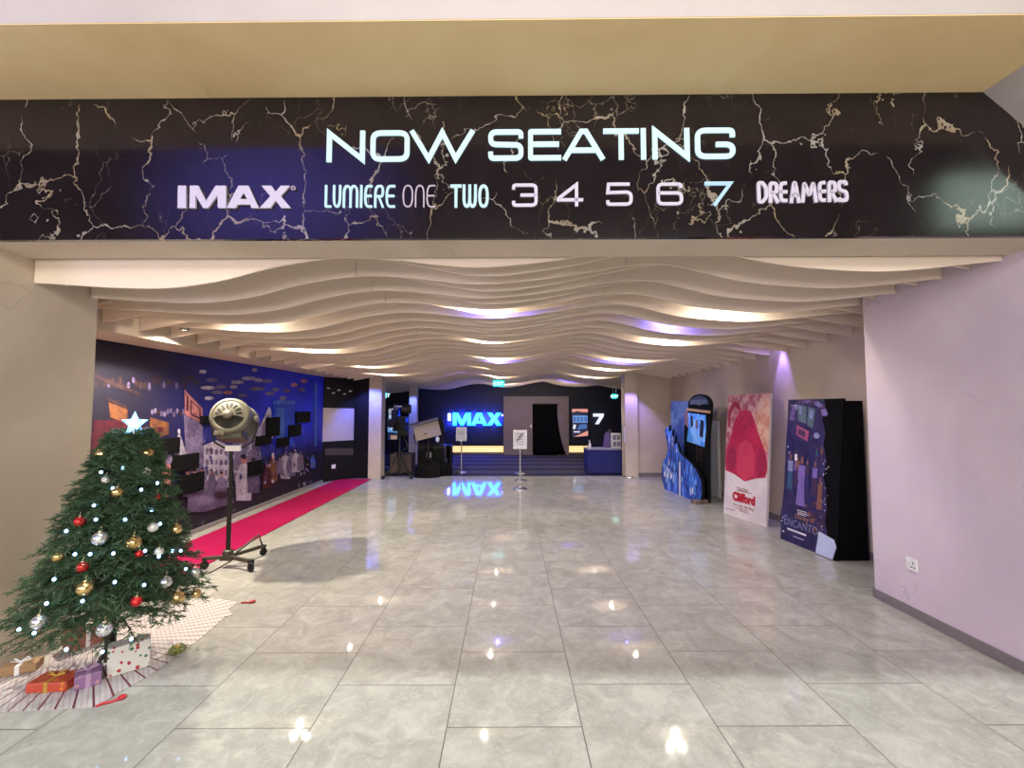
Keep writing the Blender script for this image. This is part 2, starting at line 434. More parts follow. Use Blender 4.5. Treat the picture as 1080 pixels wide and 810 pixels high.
# ------------------------------------------------------------------ ceiling baffles
PP = [(-4.2, 2.50), (-3.6, 2.50), (-3.14, 2.475), (-2.35, 2.435), (-1.93, 2.48), (-1.55, 2.575), (-1.15, 2.635), (-.81, 2.625), (-.25, 2.57), (.14, 2.595), (.44, 2.635), (.84, 2.70), (1.03, 2.72), (1.26, 2.70), (1.66, 2.60), (2.0, 2.555), (2.47, 2.535), (3.18, 2.60), (4.0, 2.66)]
QQ = [(-4.2, 2.36), (-3.62, 2.42), (-3.15, 2.51), (-2.6, 2.65), (-1.9, 2.77), (-1.2, 2.745), (-.6, 2.64), (-.2, 2.572), (.3, 2.62), (.9, 2.74), (1.6, 2.82), (2.2, 2.80), (2.68, 2.72), (3.2, 2.61), (4.0, 2.48)]
def interp(T, x):
    if x <= T[0][0]: return T[0][1]
    if x >= T[-1][0]: return T[-1][1]
    for i in range(len(T) - 1):
        if T[i][0] <= x <= T[i + 1][0]:
            x0, y0 = T[i]; x1, y1 = T[i + 1]
            xm, ym = T[max(i - 1, 0)]; xp, yp = T[min(i + 2, len(T) - 1)]
            m0 = (y1 - ym) / max(1e-6, x1 - xm); m1 = (yp - y0) / max(1e-6, xp - x0)
            h = x1 - x0; t = (x - x0) / h
            return (2*t**3-3*t*t+1)*y0 + (t**3-2*t*t+t)*h*m0 + (-2*t**3+3*t*t)*y1 + (t**3-t*t)*h*m1
def baffle_z(fam, x, y):
    return interp(PP if fam == 'P' else QQ, x) - .014 * max(0, y - 3.3) - (.0 if fam == 'P' else .006 * max(0, y - 3.3))
NB = 63
for k in range(NB):
    fam = 'P' if k % 2 == 0 else 'Q'
    y0 = 2.87 + .2 * k
    x0 = XL + .004 if y0 < 3.44 else -3.615
    x1 = XR - .004 if y0 < 4.05 else XRR - .005
    if y0 > 10.7: x0, x1 = -3.27 + .0, 2.76
    if y0 > 11.0: x0, x1 = -4.2, 4.0
    m = MB(); TH = .014; NSEG = 40
    cuts = [x0, -1.15, .87, x1]
    for a, b in zip(cuts[:-1], cuts[1:]):
        a2, b2 = a + (.003 if a != x0 else 0), b - (.003 if b != x1 else 0)
        n = 26; vs = []
        for i in range(n + 1):
            x = a2 + (b2 - a2) * i / n; z = baffle_z(fam, x, y0); y = sk(x, y0)
            vs += [(x, y - TH / 2, z), (x, y + TH / 2, z), (x, y + TH / 2, 3.18), (x, y - TH / 2, 3.18)]
        fs = []
        for i in range(n):
            p, q = 4 * i, 4 * i + 4
            fs += [(p, p + 3, q + 3, q), (p, q, q + 1, p + 1), (p + 1, q + 1, q + 2, p + 2), (p + 2, q + 2, q + 3, p + 3)]
        fs += [(0, 1, 2, 3), (4 * n, 4 * n + 3, 4 * n + 2, 4 * n + 1)]
        m.add(vs, fs)
    o = obj('ceiling_baffle', m, 'baffle')
    if fam == 'P':
        tag(o, 'cream ceiling baffle with three shallow waves, hanging across the passage', 'ceiling baffle', 'three-wave ceiling baffles')
    else:
        tag(o, 'cream ceiling baffle dipping once mid-span and at both ends, between the three-wave ones', 'ceiling baffle', 'single-dip ceiling baffles')

# ------------------------------------------------------------------ downlights between the baffles
WARM = (1.0, .90, .72); BLUE = (.16, .14, 1.0)
def downlight(x, y, z, label, energy, color, lens, group, beam=.40, spread=True):
    t = thing('downlight', label, 'ceiling light', (x, y, z), group)
    m = MB(); m.lathe([(.040, .16), (.042, .155), (.042, .0), (.036, -.002), (.034, .012)], (x, y, z)); obj('housing', m, 'can', t)
    m = MB(); m.tube([(x, y, z + .16), (x, y, 3.2)], .006, 6); obj('rod', m, 'can', t)
    m = MB(); m.lathe([(.0, .006), (.032, .006), (.033, .011)], (x, y, z)); obj('lens', m, lens, t)
    light('downlight_beam', 'SPOT', (x, y, z - .012), energy * beam, color, (x, y, 0), .03, angle=150, blend=.55)
    if not spread: return
    w_l = light('downlight_spread', 'AREA', (x, y, z + .13), energy * .46, color, (x, y, 0), .22, .05)
    w_l.rotation_euler = (0, 0, 0)
YR = [4.17, 5.97, 7.77, 9.57, 11.37]
row = {'c': (-.32, YR), 'r': (2.15, YR), 'l': (-2.72, YR[:4])}
rn = {'c': 'middle', 'r': 'right-hand', 'l': 'left-hand'}
ordn = ['nearest', 'second nearest', 'third nearest', 'fourth nearest', 'farthest']
for key, (x, ys) in row.items():
    for i, y in enumerate(ys):
        yy = sk(x, y); z = min(baffle_z('P', x, y), baffle_z('Q', x, y)) + .07
        downlight(x, yy, z, 'warm white downlight between baffles, %s of the %s row' % (ordn[i] if i < len(ys) - 1 else 'farthest', rn[key]), 62, WARM, 'lens', 'warm downlights between the baffles')
downlight(-3.40, sk(-3.40, 4.57), 2.455, 'single warm downlight over the red carpet, above the round studio lamp', 420, WARM, 'lens', 'warm downlights between the baffles', 1.0, False)
bl = [(-.1, 4.37, 'nearest blue downlight over the middle of the passage'), (-.2, 8.17, 'second blue downlight over the middle of the passage'),
      (1.9, 5.17, 'nearest blue downlight on the right side of the ceiling'), (2.1, 8.17, 'second blue downlight on the right side of the ceiling'),
      (-1.2, 10.97, 'blue downlight above the low dark foyer entrance, left of centre'), (-1.3, 13.37, 'farthest blue downlight, in front of the neon sign'),
      (1.7, 13.37, 'blue downlight above the step to the grey portal')]
for x, y, lb in bl:
    downlight(x, sk(x, y), min(baffle_z('P', x, y), baffle_z('Q', x, y)) + .085, lb, 34, BLUE, 'blue_lens', 'blue downlights between the baffles')
xw, yw = 3.76, 6.37
downlight(xw, sk(xw, yw), 2.66, 'blue wall washer above the pink poster', 10, (.32, .22, 1.0), 'blue_lens', 'blue downlights between the baffles', .5, False)
light('wall_wash', 'SPOT', (3.80, sk(3.8, 6.37), 2.64), 60, (.34, .24, 1.0), (3.90, sk(3.9, 6.37), 2.0), .03, angle=44)
xw, yw = -3.12, 10.25
light('column_wash', 'SPOT', (-3.30, 9.95, 2.2), 110, (.10, .16, 1.0), (-3.15, 10.45, 1.0), .05, angle=110)
light('column_wash', 'SPOT', (2.88, 10.2, 2.2), 60, (.32, .26, 1.0), (2.88, 10.62, 1.0), .05, angle=90)
light('column_wash', 'SPOT', (-2.85, 12.6, 2.1), 70, (.10, .16, 1.0), (-2.8, 13.0, 1.2), .05, angle=100)

# ------------------------------------------------------------------ FASCIA LETTERING
def rp(pts, r, closed=False, n=5):
    """round the corners of a polyline"""
    P = [Vector(p) for p in pts]; k = len(P); out = []
    for i in range(k):
        if not closed and i in (0, k - 1): out.append(tuple(P[i])); continue
        a, b, c = P[i - 1], P[i], P[(i + 1) % k]
        d0 = (a - b); d1 = (c - b); rr = min(r, d0.length * .48, d1.length * .48)
        p0 = b + d0.normalized() * rr; p1 = b + d1.normalized() * rr
        for j in range(n + 1):
            t = j / n; q = p0 * (1 - t) ** 2 + b * 2 * t * (1 - t) + p1 * t * t; out.append(tuple(q))
    return out
RC = .26
WIDE = {  # square wide face: (width, [(points, closed)])
 'N': (1.05, [([(0, 0), (0, 1), (1.05, 0), (1.05, 1)], 0)]),
 'O': (1.1, [(rp([(0, 0), (0, 1), (1.1, 1), (1.1, 0)], RC, True), 1)]),
 'W': (1.85, [([(0, 1), (.50, 0), (.925, 1), (1.35, 0), (1.85, 1)], 0)]),
 'S': (1.0, [(rp([(1.0, .76), (1.0, 1), (0, 1), (0, .53), (1.0, .5), (1.0, 0), (0, 0), (0, .24)], .2), 0)]),
 'E': (.95, [(rp([(.95, 1), (0, 1), (0, 0), (.95, 0)], .03), 0), ([(0, .52), (.88, .52)], 0)]),
 'A': (1.2, [([(0, 0), (.52, 1), (.68, 1), (1.2, 0)], 0), ([(.2, .28), (1.0, .28)], 0)]),
 'T': (1.0, [([(0, 1), (1, 1)], 0), ([(.5, 1), (.5, 0)], 0)]),
 'I': (.0, [([(0, 0), (0, 1)], 0)]),
 'G': (1.05, [(rp([(1.05, .74), (1.05, 1), (0, 1), (0, 0), (1.05, 0), (1.05, .46), (.55, .46)], RC), 0)]),
 '3': (1, [(rp([(0, .78), (0, 1), (1, 1), (1, .53), (.95, .5), (1, .47), (1, 0), (0, 0), (0, .22)], .2), 0), ([(.3, .5), (.95, .5)], 0)]),
 '4': (1, [([(.78, 0), (.78, 1), (0, .3), (0, .24), (1, .24)], 0)]),
 '5': (1, [([(.95, 1), (.04, 1), (.0, .60)] + rp([(.0, .58), (1, .60), (1, 0), (0, 0), (0, .2)], .24), 0)]),
 '6': (1, [(rp([(.97, .8), (.97, 1), (0, 1), (0, 0), (1, 0), (1, .55), (0, .55)], .22), 0)]),
 '7': (1, [([(0, 1), (1, 1), (.36, 0)], 0)]),
}
UX = Vector((1, -SK, 0)).normalized(); UZ = Vector((0, 0, 1)); UN = Vector((-SK, -1, 0)).normalized()
FO = Vector((0, YF, 0)); FN = Vector((SK, 1, 0)).normalized()
def fpt(px, py): return at_plane(px, py, FO, FN)
def sign_letters(parent, items, w, mats, y_top, y_bot, depth=.010, face=WIDE, gap=.002, name='letter'):
    """items: (char, x0 px, x1 px, (top, bottom) px or None)"""
    for k, it in enumerate(items):
        ch, x0, x1 = it[:3]; yt, yb = it[3] if len(it) > 3 and it[3] else (y_top, y_bot)
        a = fpt(x0, yb); b = fpt(x1, yb); c = fpt((x0 + x1) / 2, yt)
        W_ = (b - a).dot(UX); Hh = c.z - a.z; gw, strokes = face[ch]
        sx = (W_ - w) / gw if gw > 0 else 1; sy = Hh - w
        o = a + UX * (w / 2 if gw > 0 else W_ / 2) + UZ * (w / 2) + UN * gap
        m = MB()
        for pts, closed in strokes:
            P2 = [(p[0] * sx, p[1] * sy) for p in pts]
            # uncapped ends of straight verticals reach the cap lines
            if not closed:
                P2 = extend(P2, w / 2 if ch not in '3SG56' else 0, pts)
            m.stroke(P2, w, bool(closed), o, UX, UZ, UN, depth)
        mt = mats[k] if isinstance(mats, list) else mats
        obj(name, m, mt, parent)
def extend(P, d, src):
    P = [Vector(p) for p in P]
    for i, j in ((0, 1), (-1, -2)):
        if src[i][1] in (0, 1) and abs(src[i][1] - src[j][1]) > .3:
            P[i] = P[i] + (P[i] - P[j]).normalized() * d
        elif src[i][1] == src[j][1]:
            P[i] = P[i] + (P[i] - P[j]).normalized() * d * .9
    return [tuple(p) for p in P]

def sign(label, px, py, group=None, name='wall_lettering'):
    return thing(name, label, 'sign', fpt(px, py), group)
GR = 'room name signs on the marble fascia'
t = sign('large glowing white words NOW SEATING on the marble fascia', 560, 170)
sl_ = lambda x: -(x - 345) * .0082
items = [('N', 345, 385), ('O', 391, 432), ('W', 433, 500), ('S', 515, 552), ('E', 557, 592), ('A', 594, 637), ('T', 636, 674), ('I', 675, 682), ('N', 688, 727), ('G', 733, 775)]
items = [(c, a, b, (139 + sl_(a), 171.5 + sl_(a))) for c, a, b in items]
sign_letters(t, items, .028, 'lit', 139, 171)
# small bold four letter sign
t = sign('pale unlit bold four-letter sign with registered mark, at the left of the fascia', 250, 220, GR)
def px_poly(t, polys, mat_, depth=.012, name='letter'):
    m = MB()
    for q in polys:
        p3 = [fpt(*p) for p in q]; o = p3[0]
        m.ext([((p - o).dot(UX), (p - o).z) for p in p3], o + UN * .002, UX, UZ, UN, depth)
    return obj(name, m, mat_, t)
T, B = 197.0, 220.5
px_poly(t, [[(189, B), (198, B), (198, T), (189.5, T)]], 'unlit')
px_poly(t, [[(201.5, B), (208, B), (208, 207), (216, B), (221, B), (231, 207), (231.5, B), (240, B), (240, T), (229, T), (219, 213), (211, T), (202, T)]], 'unlit')
px_poly(t, [[(240.5, B), (250, B), (252, 216.8), (265.5, 216.8), (266.5, B), (274.5, B), (263.5, T), (253, T)], ], 'unlit')
px_poly(t, [[(275, B), (286.5, B), (292, 212.5), (298, B), (308, B), (297.5, 208), (307, 197), (297.5, 197), (292, 203.5), (287.5, 197), (277, 197), (286.5, 208)]], 'unlit')
m = MB(); c0 = fpt(310.5, 199.5)
m.stroke([(.011 * math.cos(a * PI / 8), .011 * math.sin(a * PI / 8)) for a in range(16)], .0035, True, c0 + UN * .006, UX, UZ, UN, .01)
m.v += []; mm = text_mb('R', .014, c0 + UN * .016 - UX * .004 - UZ * .005, UX, UZ, UN); m.add(mm.v, mm.f); obj('registered_mark', m, 'unlit_dim', t)
# counter of the letter A
m = MB(); p3 = [fpt(255, 211), fpt(262, 211), fpt(258.7, 205)]
m.ext([((p - p3[0]).dot(UX), (p - p3[0]).z) for p in p3], p3[0] + UN * .0145, UX, UZ, UN, .001); obj('letter_counter', m, 'black', t)

COND = {  # tall narrow rounded face
 'L': (1, [(rp([(0, 1), (0, 0), (1, 0)], .05), 0)]),
 'U': (1, [(rp([(0, 1), (0, 0), (1, 0), (1, 1)], .5, n=6), 0)]),
 'M': (1.6, [(rp([(0, 0), (0, 1), (.8, 1), (.8, 0)], .4, n=5), 0), (rp([(.8, 0), (.8, 1), (1.6, 1), (1.6, 0)], .4, n=5), 0)]),
 'I': (0, [([(0, 0), (0, 1)], 0)]),
 'E': (1, [(rp([(1, 1), (0, 1), (0, 0), (1, 0)], .5, n=6), 0), ([(0, .52), (.9, .52)], 0)]),
 'R': (1, [(rp([(0, 0), (0, 1), (1, 1), (1, .5), (0, .5)], .45, n=5), 0), ([(.45, .5), (1, 0)], 0)]),
 'O': (1, [(rp([(0, 0), (0, 1), (1, 1), (1, 0)], .5, True, 6), 1)]),
 'N': (1, [(rp([(0, 0), (0, 1), (1, 1), (1, 0)], .5, n=6), 0)]),
 'T': (1, [([(0, 1), (1, 1)], 0), ([(.5, 1), (.5, 0)], 0)]),
 'W': (1.8, [(rp([(0, 1), (0, 0), (.9, 0), (.9, 1)], .45, n=5), 0), (rp([(.9, 1), (.9, 0), (1.8, 0), (1.8, 1)], .45, n=5), 0)]),
}
# the corners of the narrow face are rounded after scaling, so keep radii in drawn units
t = sign('glowing thin tall first word of the name sign left of centre, below the large words', 378, 220, GR)
sign_letters(t, [('L', 343, 350), ('U', 351.5, 360), ('M', 362, 378), ('I', 379.5, 383), ('E', 384.5, 393), ('R', 395, 405), ('E', 407, 417)], .012, 'lit_white', 196, 219.5, face=COND)
t = sign('dim unlit thin word ONE beside the glowing tall word', 442, 220, GR)
sign_letters(t, [('O', 425, 436), ('N', 438, 448), ('E', 450, 459.5)], .0075, 'unlit_dim', 196, 219.5, face=COND)
t = sign('glowing thin tall word TWO on the marble fascia', 495, 220, GR)
sign_letters(t, [('T', 475, 487), ('W', 488, 503), ('O', 504.5, 515.5)], .016, 'lit_white', 195.5, 219.5, face=COND)
for ch, x0, x1, y0, y1, mt, lb in (('3', 540, 567, 194.5, 219, 'unlit', 'pale unlit digit 3 on the marble fascia'), ('4', 587, 615, 194, 218.5, 'unlit', 'pale unlit digit 4 on the marble fascia'),
        ('5', 639, 667, 193.5, 218, 'unlit', 'pale unlit digit 5 on the marble fascia'), ('6', 692, 720, 193.5, 217.5, 'unlit', 'pale unlit digit 6 on the marble fascia'), ('7', 743, 772, 192.5, 217.5, 'lit_blue', 'glowing blue-white digit 7 on the marble fascia')):
    t = sign(lb, (x0 + x1) / 2, y1, GR)
    sign_letters(t, [(ch, x0, x1)], .019, mt, y0, y1)
BUB = {
 'D': (1, [(rp([(0, 0), (0, 1), (.55, 1), (1, .74), (1, .26), (.55, 0)], .12, True), 1)]),
 'R': (1, [(rp([(0, 0), (0, 1), (.95, .95), (.95, .5), (.1, .45)], .3), 0), ([(.35, .45), (1, 0)], 0)]),
 'E': (1, [(rp([(1, 1), (0, .95), (0, .03), (1, 0)], .3), 0), ([(0, .5), (.8, .5)], 0)]),
 'A': (1, [(rp([(0, 0), (.42, 1), (.58, 1), (1, 0)], .25), 0), ([(.2, .32), (.8, .32)], 0)]),
 'M': (1, [(rp([(0, 0), (.16, 1), (.5, .3), (.84, 1), (1, 0)], .12), 0)]),
 'S': (1, [(rp([(1, .82), (.9, 1), (0, 1), (0, .58), (1, .45), (1, 0), (0, 0), (0, .15)], .3), 0)]),
}
t = sign('pale bubble-lettered word DREAMERS at the right of the fascia', 845, 215, GR)
for ch, x0, x1, y0, y1 in (('D', 798, 809, 192, 215.5), ('R', 810, 820.5, 192, 215), ('E', 821, 831, 192, 214.5), ('A', 832, 843, 192, 215), ('M', 844, 861, 192, 214.5), ('E', 862, 871.5, 191.5, 214), ('R', 872, 882, 191, 214), ('S', 882.5, 893.5, 191, 214)):
    sign_letters(t, [(ch, x0 - .3, x1 + .3)], .0205, 'unlit', y0, y1, face=BUB)

# lit screens across the concourse, mirrored faintly in the polished marble
def soft_glow(emit, es):
    t = NT('screen_soft_glow'); co = t.co('Generated'); g = t.n('ShaderNodeTexGradient', gradient_type='SPHERICAL')
    t.link(t.mapping(co, (2, 0, 2), (-1, 0, -1)), g.inputs[0])
    c = t.ramp(g.outputs[0], [(.0, (0, 0, 0)), (.9, emit)])  # radial fade added so the glow mirrored in the marble looks soft
    t.set(Base_Color=(.02, .02, .02), Emission_Color=c, Emission_Strength=es); return t.m
def screen(px0, py0, px1, py1, Y, label, emit, es, soft=False):
    d = 2 * YF - Y
    def mp(px, py): p = at_y(px, py, d); return Vector((p.x, Y, p.z))
    a = mp(px0, py1); b = mp(px1, py0); c = (a + b) / 2
    t = thing('display_screen', label, 'screen', c)
    m = MB(); m.span((a.x - .06, Y - .12, a.z - .06), (b.x + .06, Y - .004, b.z + .06)); obj('casing', m, 'black', t, .01)
    m = MB(); m.span((a.x, Y - .004, a.z), (b.x, Y, b.z)); obj('panel', m, soft_glow(emit, es) if soft else mat('screen_glow', (.1, .1, .1), .5, emit=emit, es=es), t)
screen(966, 193, 1064, 247, -3.0, 'bright pale green screen high on the right of the concourse', (.75, 1.0, .85), 5.0)
screen(95, 105, 445, 310, -2.7, 'large violet-blue screen high on the left of the concourse', (.13, .12, .80), 5.0, True)

# ------------------------------------------------------------------ MURAL
INK = [('black_print', (.008, .007, .012)), ('white_print', (.44, .38, .50)), ('lilac_print', (.18, .135, .25)), ('mauve_print', (.12, .085, .17)),
       ('blue_print', (.02, .05, .52)), ('deep_blue_print', (.008, .012, .16)), ('orange_print', (.17, .065, .025)), ('red_print', (.07, .012, .015)),
       ('pink_print', (.46, .17, .17)), ('brown_print', (.045, .024, .022)), ('sky_print', (.06, .14, .55)), ('violet_print', (.07, .05, .24))]
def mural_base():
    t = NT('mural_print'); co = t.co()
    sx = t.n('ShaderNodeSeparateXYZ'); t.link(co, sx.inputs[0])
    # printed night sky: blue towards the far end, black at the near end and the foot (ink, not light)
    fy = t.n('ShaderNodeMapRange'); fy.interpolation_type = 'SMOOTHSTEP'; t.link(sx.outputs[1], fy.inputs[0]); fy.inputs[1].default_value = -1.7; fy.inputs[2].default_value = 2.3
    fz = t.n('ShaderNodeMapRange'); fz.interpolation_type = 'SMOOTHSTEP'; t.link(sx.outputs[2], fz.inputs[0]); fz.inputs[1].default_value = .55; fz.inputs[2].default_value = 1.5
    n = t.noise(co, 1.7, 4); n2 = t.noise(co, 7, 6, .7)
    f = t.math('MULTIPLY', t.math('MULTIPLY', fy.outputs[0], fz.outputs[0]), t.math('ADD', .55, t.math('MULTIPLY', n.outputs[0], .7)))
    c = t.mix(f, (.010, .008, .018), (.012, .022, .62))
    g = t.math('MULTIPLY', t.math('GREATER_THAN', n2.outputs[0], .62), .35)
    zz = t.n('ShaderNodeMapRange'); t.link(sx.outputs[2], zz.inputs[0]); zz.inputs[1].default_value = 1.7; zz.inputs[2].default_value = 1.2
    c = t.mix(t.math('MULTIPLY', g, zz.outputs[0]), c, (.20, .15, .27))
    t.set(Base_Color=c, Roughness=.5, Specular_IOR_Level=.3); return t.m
def ink_mat(name, c):
    t = NT(name); co = t.co(); n = t.noise(co, 16, 7, .75, .6); n2 = t.noise(co, 3.5, 3)
    f = t.ramp(t.math('MULTIPLY_ADD', n2.outputs[0], .35, t.math('MULTIPLY', n.outputs[0], .65)), [(.36, (0, 0, 0)), (.60, (1, 1, 1))])
    t.set(Base_Color=t.mix(f, tuple(q * .22 for q in c[:2]) + (c[2] * .22 + .012,), tuple(min(1, q * .95) for q in c)), Roughness=.5, Specular_IOR_Level=.25); return t.m
INKM = [ink_mat(n, c) for n, c in INK]
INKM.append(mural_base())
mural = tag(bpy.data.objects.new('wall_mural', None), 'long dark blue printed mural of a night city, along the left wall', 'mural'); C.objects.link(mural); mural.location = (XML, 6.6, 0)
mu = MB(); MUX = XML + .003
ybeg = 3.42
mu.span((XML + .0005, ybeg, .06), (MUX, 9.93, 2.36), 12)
lay = [0]
def mp(pts, ink, X=None):
    lay[0] += 1; dx = .0004 + .00012 * lay[0]
    p3 = [at_x(px, py, XML + .003) for px, py in pts]
    p3 = [Vector((MUX + dx, p.y, p.z)) for p in p3]
    mu.add(p3, [tuple(range(len(p3)))], ink)
def me_(cx, cy, rx, ry, ink, n=14):
    mp([(cx + rx * math.cos(2 * PI * i / n), cy + ry * math.sin(2 * PI * i / n)) for i in range(n)], ink)
rnd = random.Random(3)
# spectators on the balcony, dim
for i in range(26):
    x = 102 + i * 4.2 + rnd.uniform(-1, 1); y = 404 - (x - 140) * .02 + rnd.uniform(-4, 4)
    me_(x, y, 1.7, rnd.uniform(3, 5), rnd.choice([9, 3, 9, 9]))
mp([(98, 392), (118, 402), (146, 414), (150, 418), (120, 408), (98, 398)], 9)
mp([(98, 443), (128, 443), (146, 452), (146, 470), (98, 470)], 7)
mp([(114, 424), (134, 432), (134, 447), (116, 440)], 6); mp([(112, 418), (134, 429), (134, 432), (112, 422)], 9)
mp([(158, 440), (178, 446), (178, 458), (166, 462), (158, 452)], 6); mp([(166, 450), (172, 451), (171, 456), (166, 456)], 7)
mp([(96, 455), (113, 458), (113, 490), (96, 500)], 7); me_(100, 506, 5, 16, 6); me_(103, 520, 6, 18, 7)
for i in range(12): me_(160 + i * 3.3, 434 + i * .2 + rnd.uniform(-2, 2), 1.5, 3, rnd.choice([9, 3, 2]))
# ceiling lights of the printed hall
for (x, y, r) in [(223, 401, 6), (233, 408, 6), (219, 409, 8), (250, 403, 7), (262, 399, 8), (272, 401, 5), (281, 402, 6), (271, 410, 8), (246, 408, 4), (290, 411, 4), (302, 412, 4), (310, 406, 4), (228, 414, 6), (240, 414, 5), (255, 417, 5), (298, 420, 4), (284, 415, 5), (318, 411, 4), (213, 392, 4), (268, 390, 3), (220, 420, 5), (320, 402, 4)]:
    me_(x, y, r, 2.0, rnd.choice([1, 8, 2, 1]))
# slanted sign board with tower below
mp([(194, 411), (213, 431), (213, 447), (194, 437)], 8); mp([(196, 417), (198, 419), (198, 434), (196, 433)], 7)
mp([(200, 421), (211, 432), (211, 443), (200, 437)], 7); mp([(201.5, 424), (209.5, 432), (209.5, 440), (201.5, 436)], 8)
mp([(193, 437), (213, 448), (213, 480), (195, 480)], 2); mp([(197, 444), (208, 450), (204, 461), (197, 462)], 3)
# chapel, facades
mp([(188, 456), (192, 466), (196, 480), (182, 480), (185, 465)], 1); me_(188, 455, 1.5, 3, 1)
mp([(196, 478), (216, 470), (222, 520), (200, 522)], 2)
mp([(214, 470), (228, 464), (240, 470), (242, 520), (214, 522)], 1)
for i in range(5):
    for j in range(4):
        mp([(216 + i * 5, 474 + j * 11), (219 + i * 5, 473.5 + j * 11), (219 + i * 5, 479 + j * 11), (216 + i * 5, 479.5 + j * 11)], 3 if (i + j) % 3 else 2)
mp([(244, 462), (258, 458), (272, 460), (276, 500), (246, 508)], 2)
for i in range(5): mp([(247 + i * 5, 468), (250 + i * 5, 467.4), (250 + i * 5, 474), (247 + i * 5, 474.6)], 1 if i % 2 else 3)
# spire, can, wheel
mp([(283, 429), (285, 432), (288, 462), (266, 464), (272, 452)], 1); mp([(276, 448), (283, 436), (284, 460), (274, 461)], 2)
me_(299, 425, 13, 3.2, 10); mp([(287, 426), (311, 426), (309, 470), (290, 472)], 4); mp([(291, 430), (299, 430), (299, 468), (292, 469)], 10)
for i in range(14):
    a0 = 2 * PI * i / 14; a1 = 2 * PI * (i + .7) / 14
    f = lambda a, r: (332 + 4 * r * math.cos(a), 428 + 25 * r * math.sin(a))
    mp([f(a0, 1), f(a1, 1), f(a1, .86), f(a0, .86)], 10)
mp([(331, 404), (333, 404), (333, 470), (331, 471)], 10)
# printed crowd in evening dress
def figure(x, y, h, coat, skin=8, hair=0):
    w = h * .16
    mp([(x - w, y), (x - w * 1.1, y - h * .45), (x - w * .7, y - h * .72), (x - w * .2, y - h * .78), (x + w * .3, y - h * .78), (x + w * .8, y - h * .7), (x + w * 1.1, y - h * .4), (x + w, y)], coat)
    me_(x, y - h * .87, w * .42, h * .1, skin, 10); me_(x, y - h * .93, w * .42, h * .055, hair, 10)
figure(256, 528, 50, 1); figure(266, 520, 38, 3); figure(287, 508, 30, 6); figure(281, 515, 28, 7); figure(300, 505, 32, 1, 2); figure(306, 502, 28, 2, 2)
figure(311, 498, 26, 1, 2); figure(316, 496, 22, 2, 2); figure(294, 500, 20, 2, 2); figure(272, 500, 22, 2, 2); figure(329, 494, 16, 10, 2)
figure(212, 522, 30, 2); figure(222, 520, 26, 3); figure(232, 526, 30, 2); figure(204, 520, 26, 3); figure(196, 524, 30, 2)
mp([(196, 520), (240, 514), (246, 530), (214, 540), (196, 540)], 3); me_(214, 528, 10, 5, 2); me_(232, 522, 8, 4, 9)
mp([(168, 486), (178, 490), (178, 520), (170, 524)], 8); me_(176, 483, 4, 7, 2)
mp([(140, 452), (158, 450), (163, 466), (160, 480), (140, 480)], 3)
for i in range(90):
    x = rnd.uniform(196, 330); y = rnd.uniform(470, 515); me_(x, y, rnd.uniform(.6, 1.8), rnd.uniform(1, 3), rnd.choice([1, 2, 2, 3, 11]), 6)
obj('print_panel', mu, INKM, mural)
# the printed auditorium on the angled wall
t = thing('wall_mural', 'dark printed picture of an auditorium with a blank pale screen, on the angled wall', 'mural', (XML, 9.95, 0))
AO = Vector((XML, 9.95, 0)); AU = Vector((.49, .55, 0)).normalized(); AN = Vector((.55, -.49, 0)).normalized()
mu = MB(); AL = Vector((.49, .55, 0)).length
mu.ext([(0.01, .06), (AL - .01, .06), (AL - .01, 2.36), (.01, 2.36)], AO + AN * .001, AU, UZ, AN, .003, 0)
def ap(pts, ink, k):
    p3 = [at_plane(px, py, AO + AN * .004, AN) for px, py in pts]
    mu.add([p + AN * (.0006 * k) for p in p3], [tuple(range(len(p3)))], ink)
ap([(339, 430), (373.5, 431), (373.5, 464), (339, 466)], 1, 1)
ap([(339, 466), (374, 464), (374, 468), (339, 470)], 0, 2)
for i in range(14): ap([(343 + i * 2.2, 474), (344.4 + i * 2.2, 472), (345.6 + i * 2.2, 474), (345.6 + i * 2.2, 480), (343 + i * 2.2, 480)], 2, 1)
for (x, y) in [(345, 409), (350, 414), (356, 411), (362, 415), (368, 412)]: ap([(x, y), (x + 3, y), (x + 3, y + 1), (x, y + 1)], 3, 1)
obj('print_panel', mu, ['black', mat('printed_screen', (.42, .36, .38), .6, var=.05), mat('seat_print', (.05, .035, .03), .7), 'paper'], t)

# black boards fixed in front of the mural
def board(px, py, w, h, label):
    p = [at_x(px - w / 2, py - h / 2 - w * .05, XML + .05), at_x(px + w / 2, py + h / 2, XML + .05)]
    c = (p[0] + p[1]) / 2; wy = abs(p[1].y - p[0].y); hz = abs(p[1].z - p[0].z)
    o = obj('display_board', MB().box((0, 0, 0), (.04, wy, hz)), 'matte_black', None, .004); o.location = (XML + .028, c.y, c.z)
    tag(o, label, 'board', 'black boards on the mural')
board(289, 450, 13, 18, 'tall black board on the mural right of the round lamp')
board(320.5, 440, 14, 10, 'uppermost black board on the mural, beside the printed wheel')
board(312, 454, 12, 10, 'small square black board on the mural over the printed white dresses')
board(299.5, 466.5, 12, 7, 'low black board on the mural beneath the small square board')
board(279, 464.5, 15, 7, 'narrow black board on the mural below left of the tall board')
board(221, 443, 14, 7, 'narrow black board on the mural left of the round lamp')
board(178, 471, 24, 13, 'black board on the mural just right of the glowing tree star')
board(197, 488, 26, 11, 'wide black board on the mural between tree and lamp pole')
board(203, 510, 25, 13, 'lowest black board on the mural, right of the tree')
board(270, 494, 14, 11, 'black board on the mural beside the printed man in white')

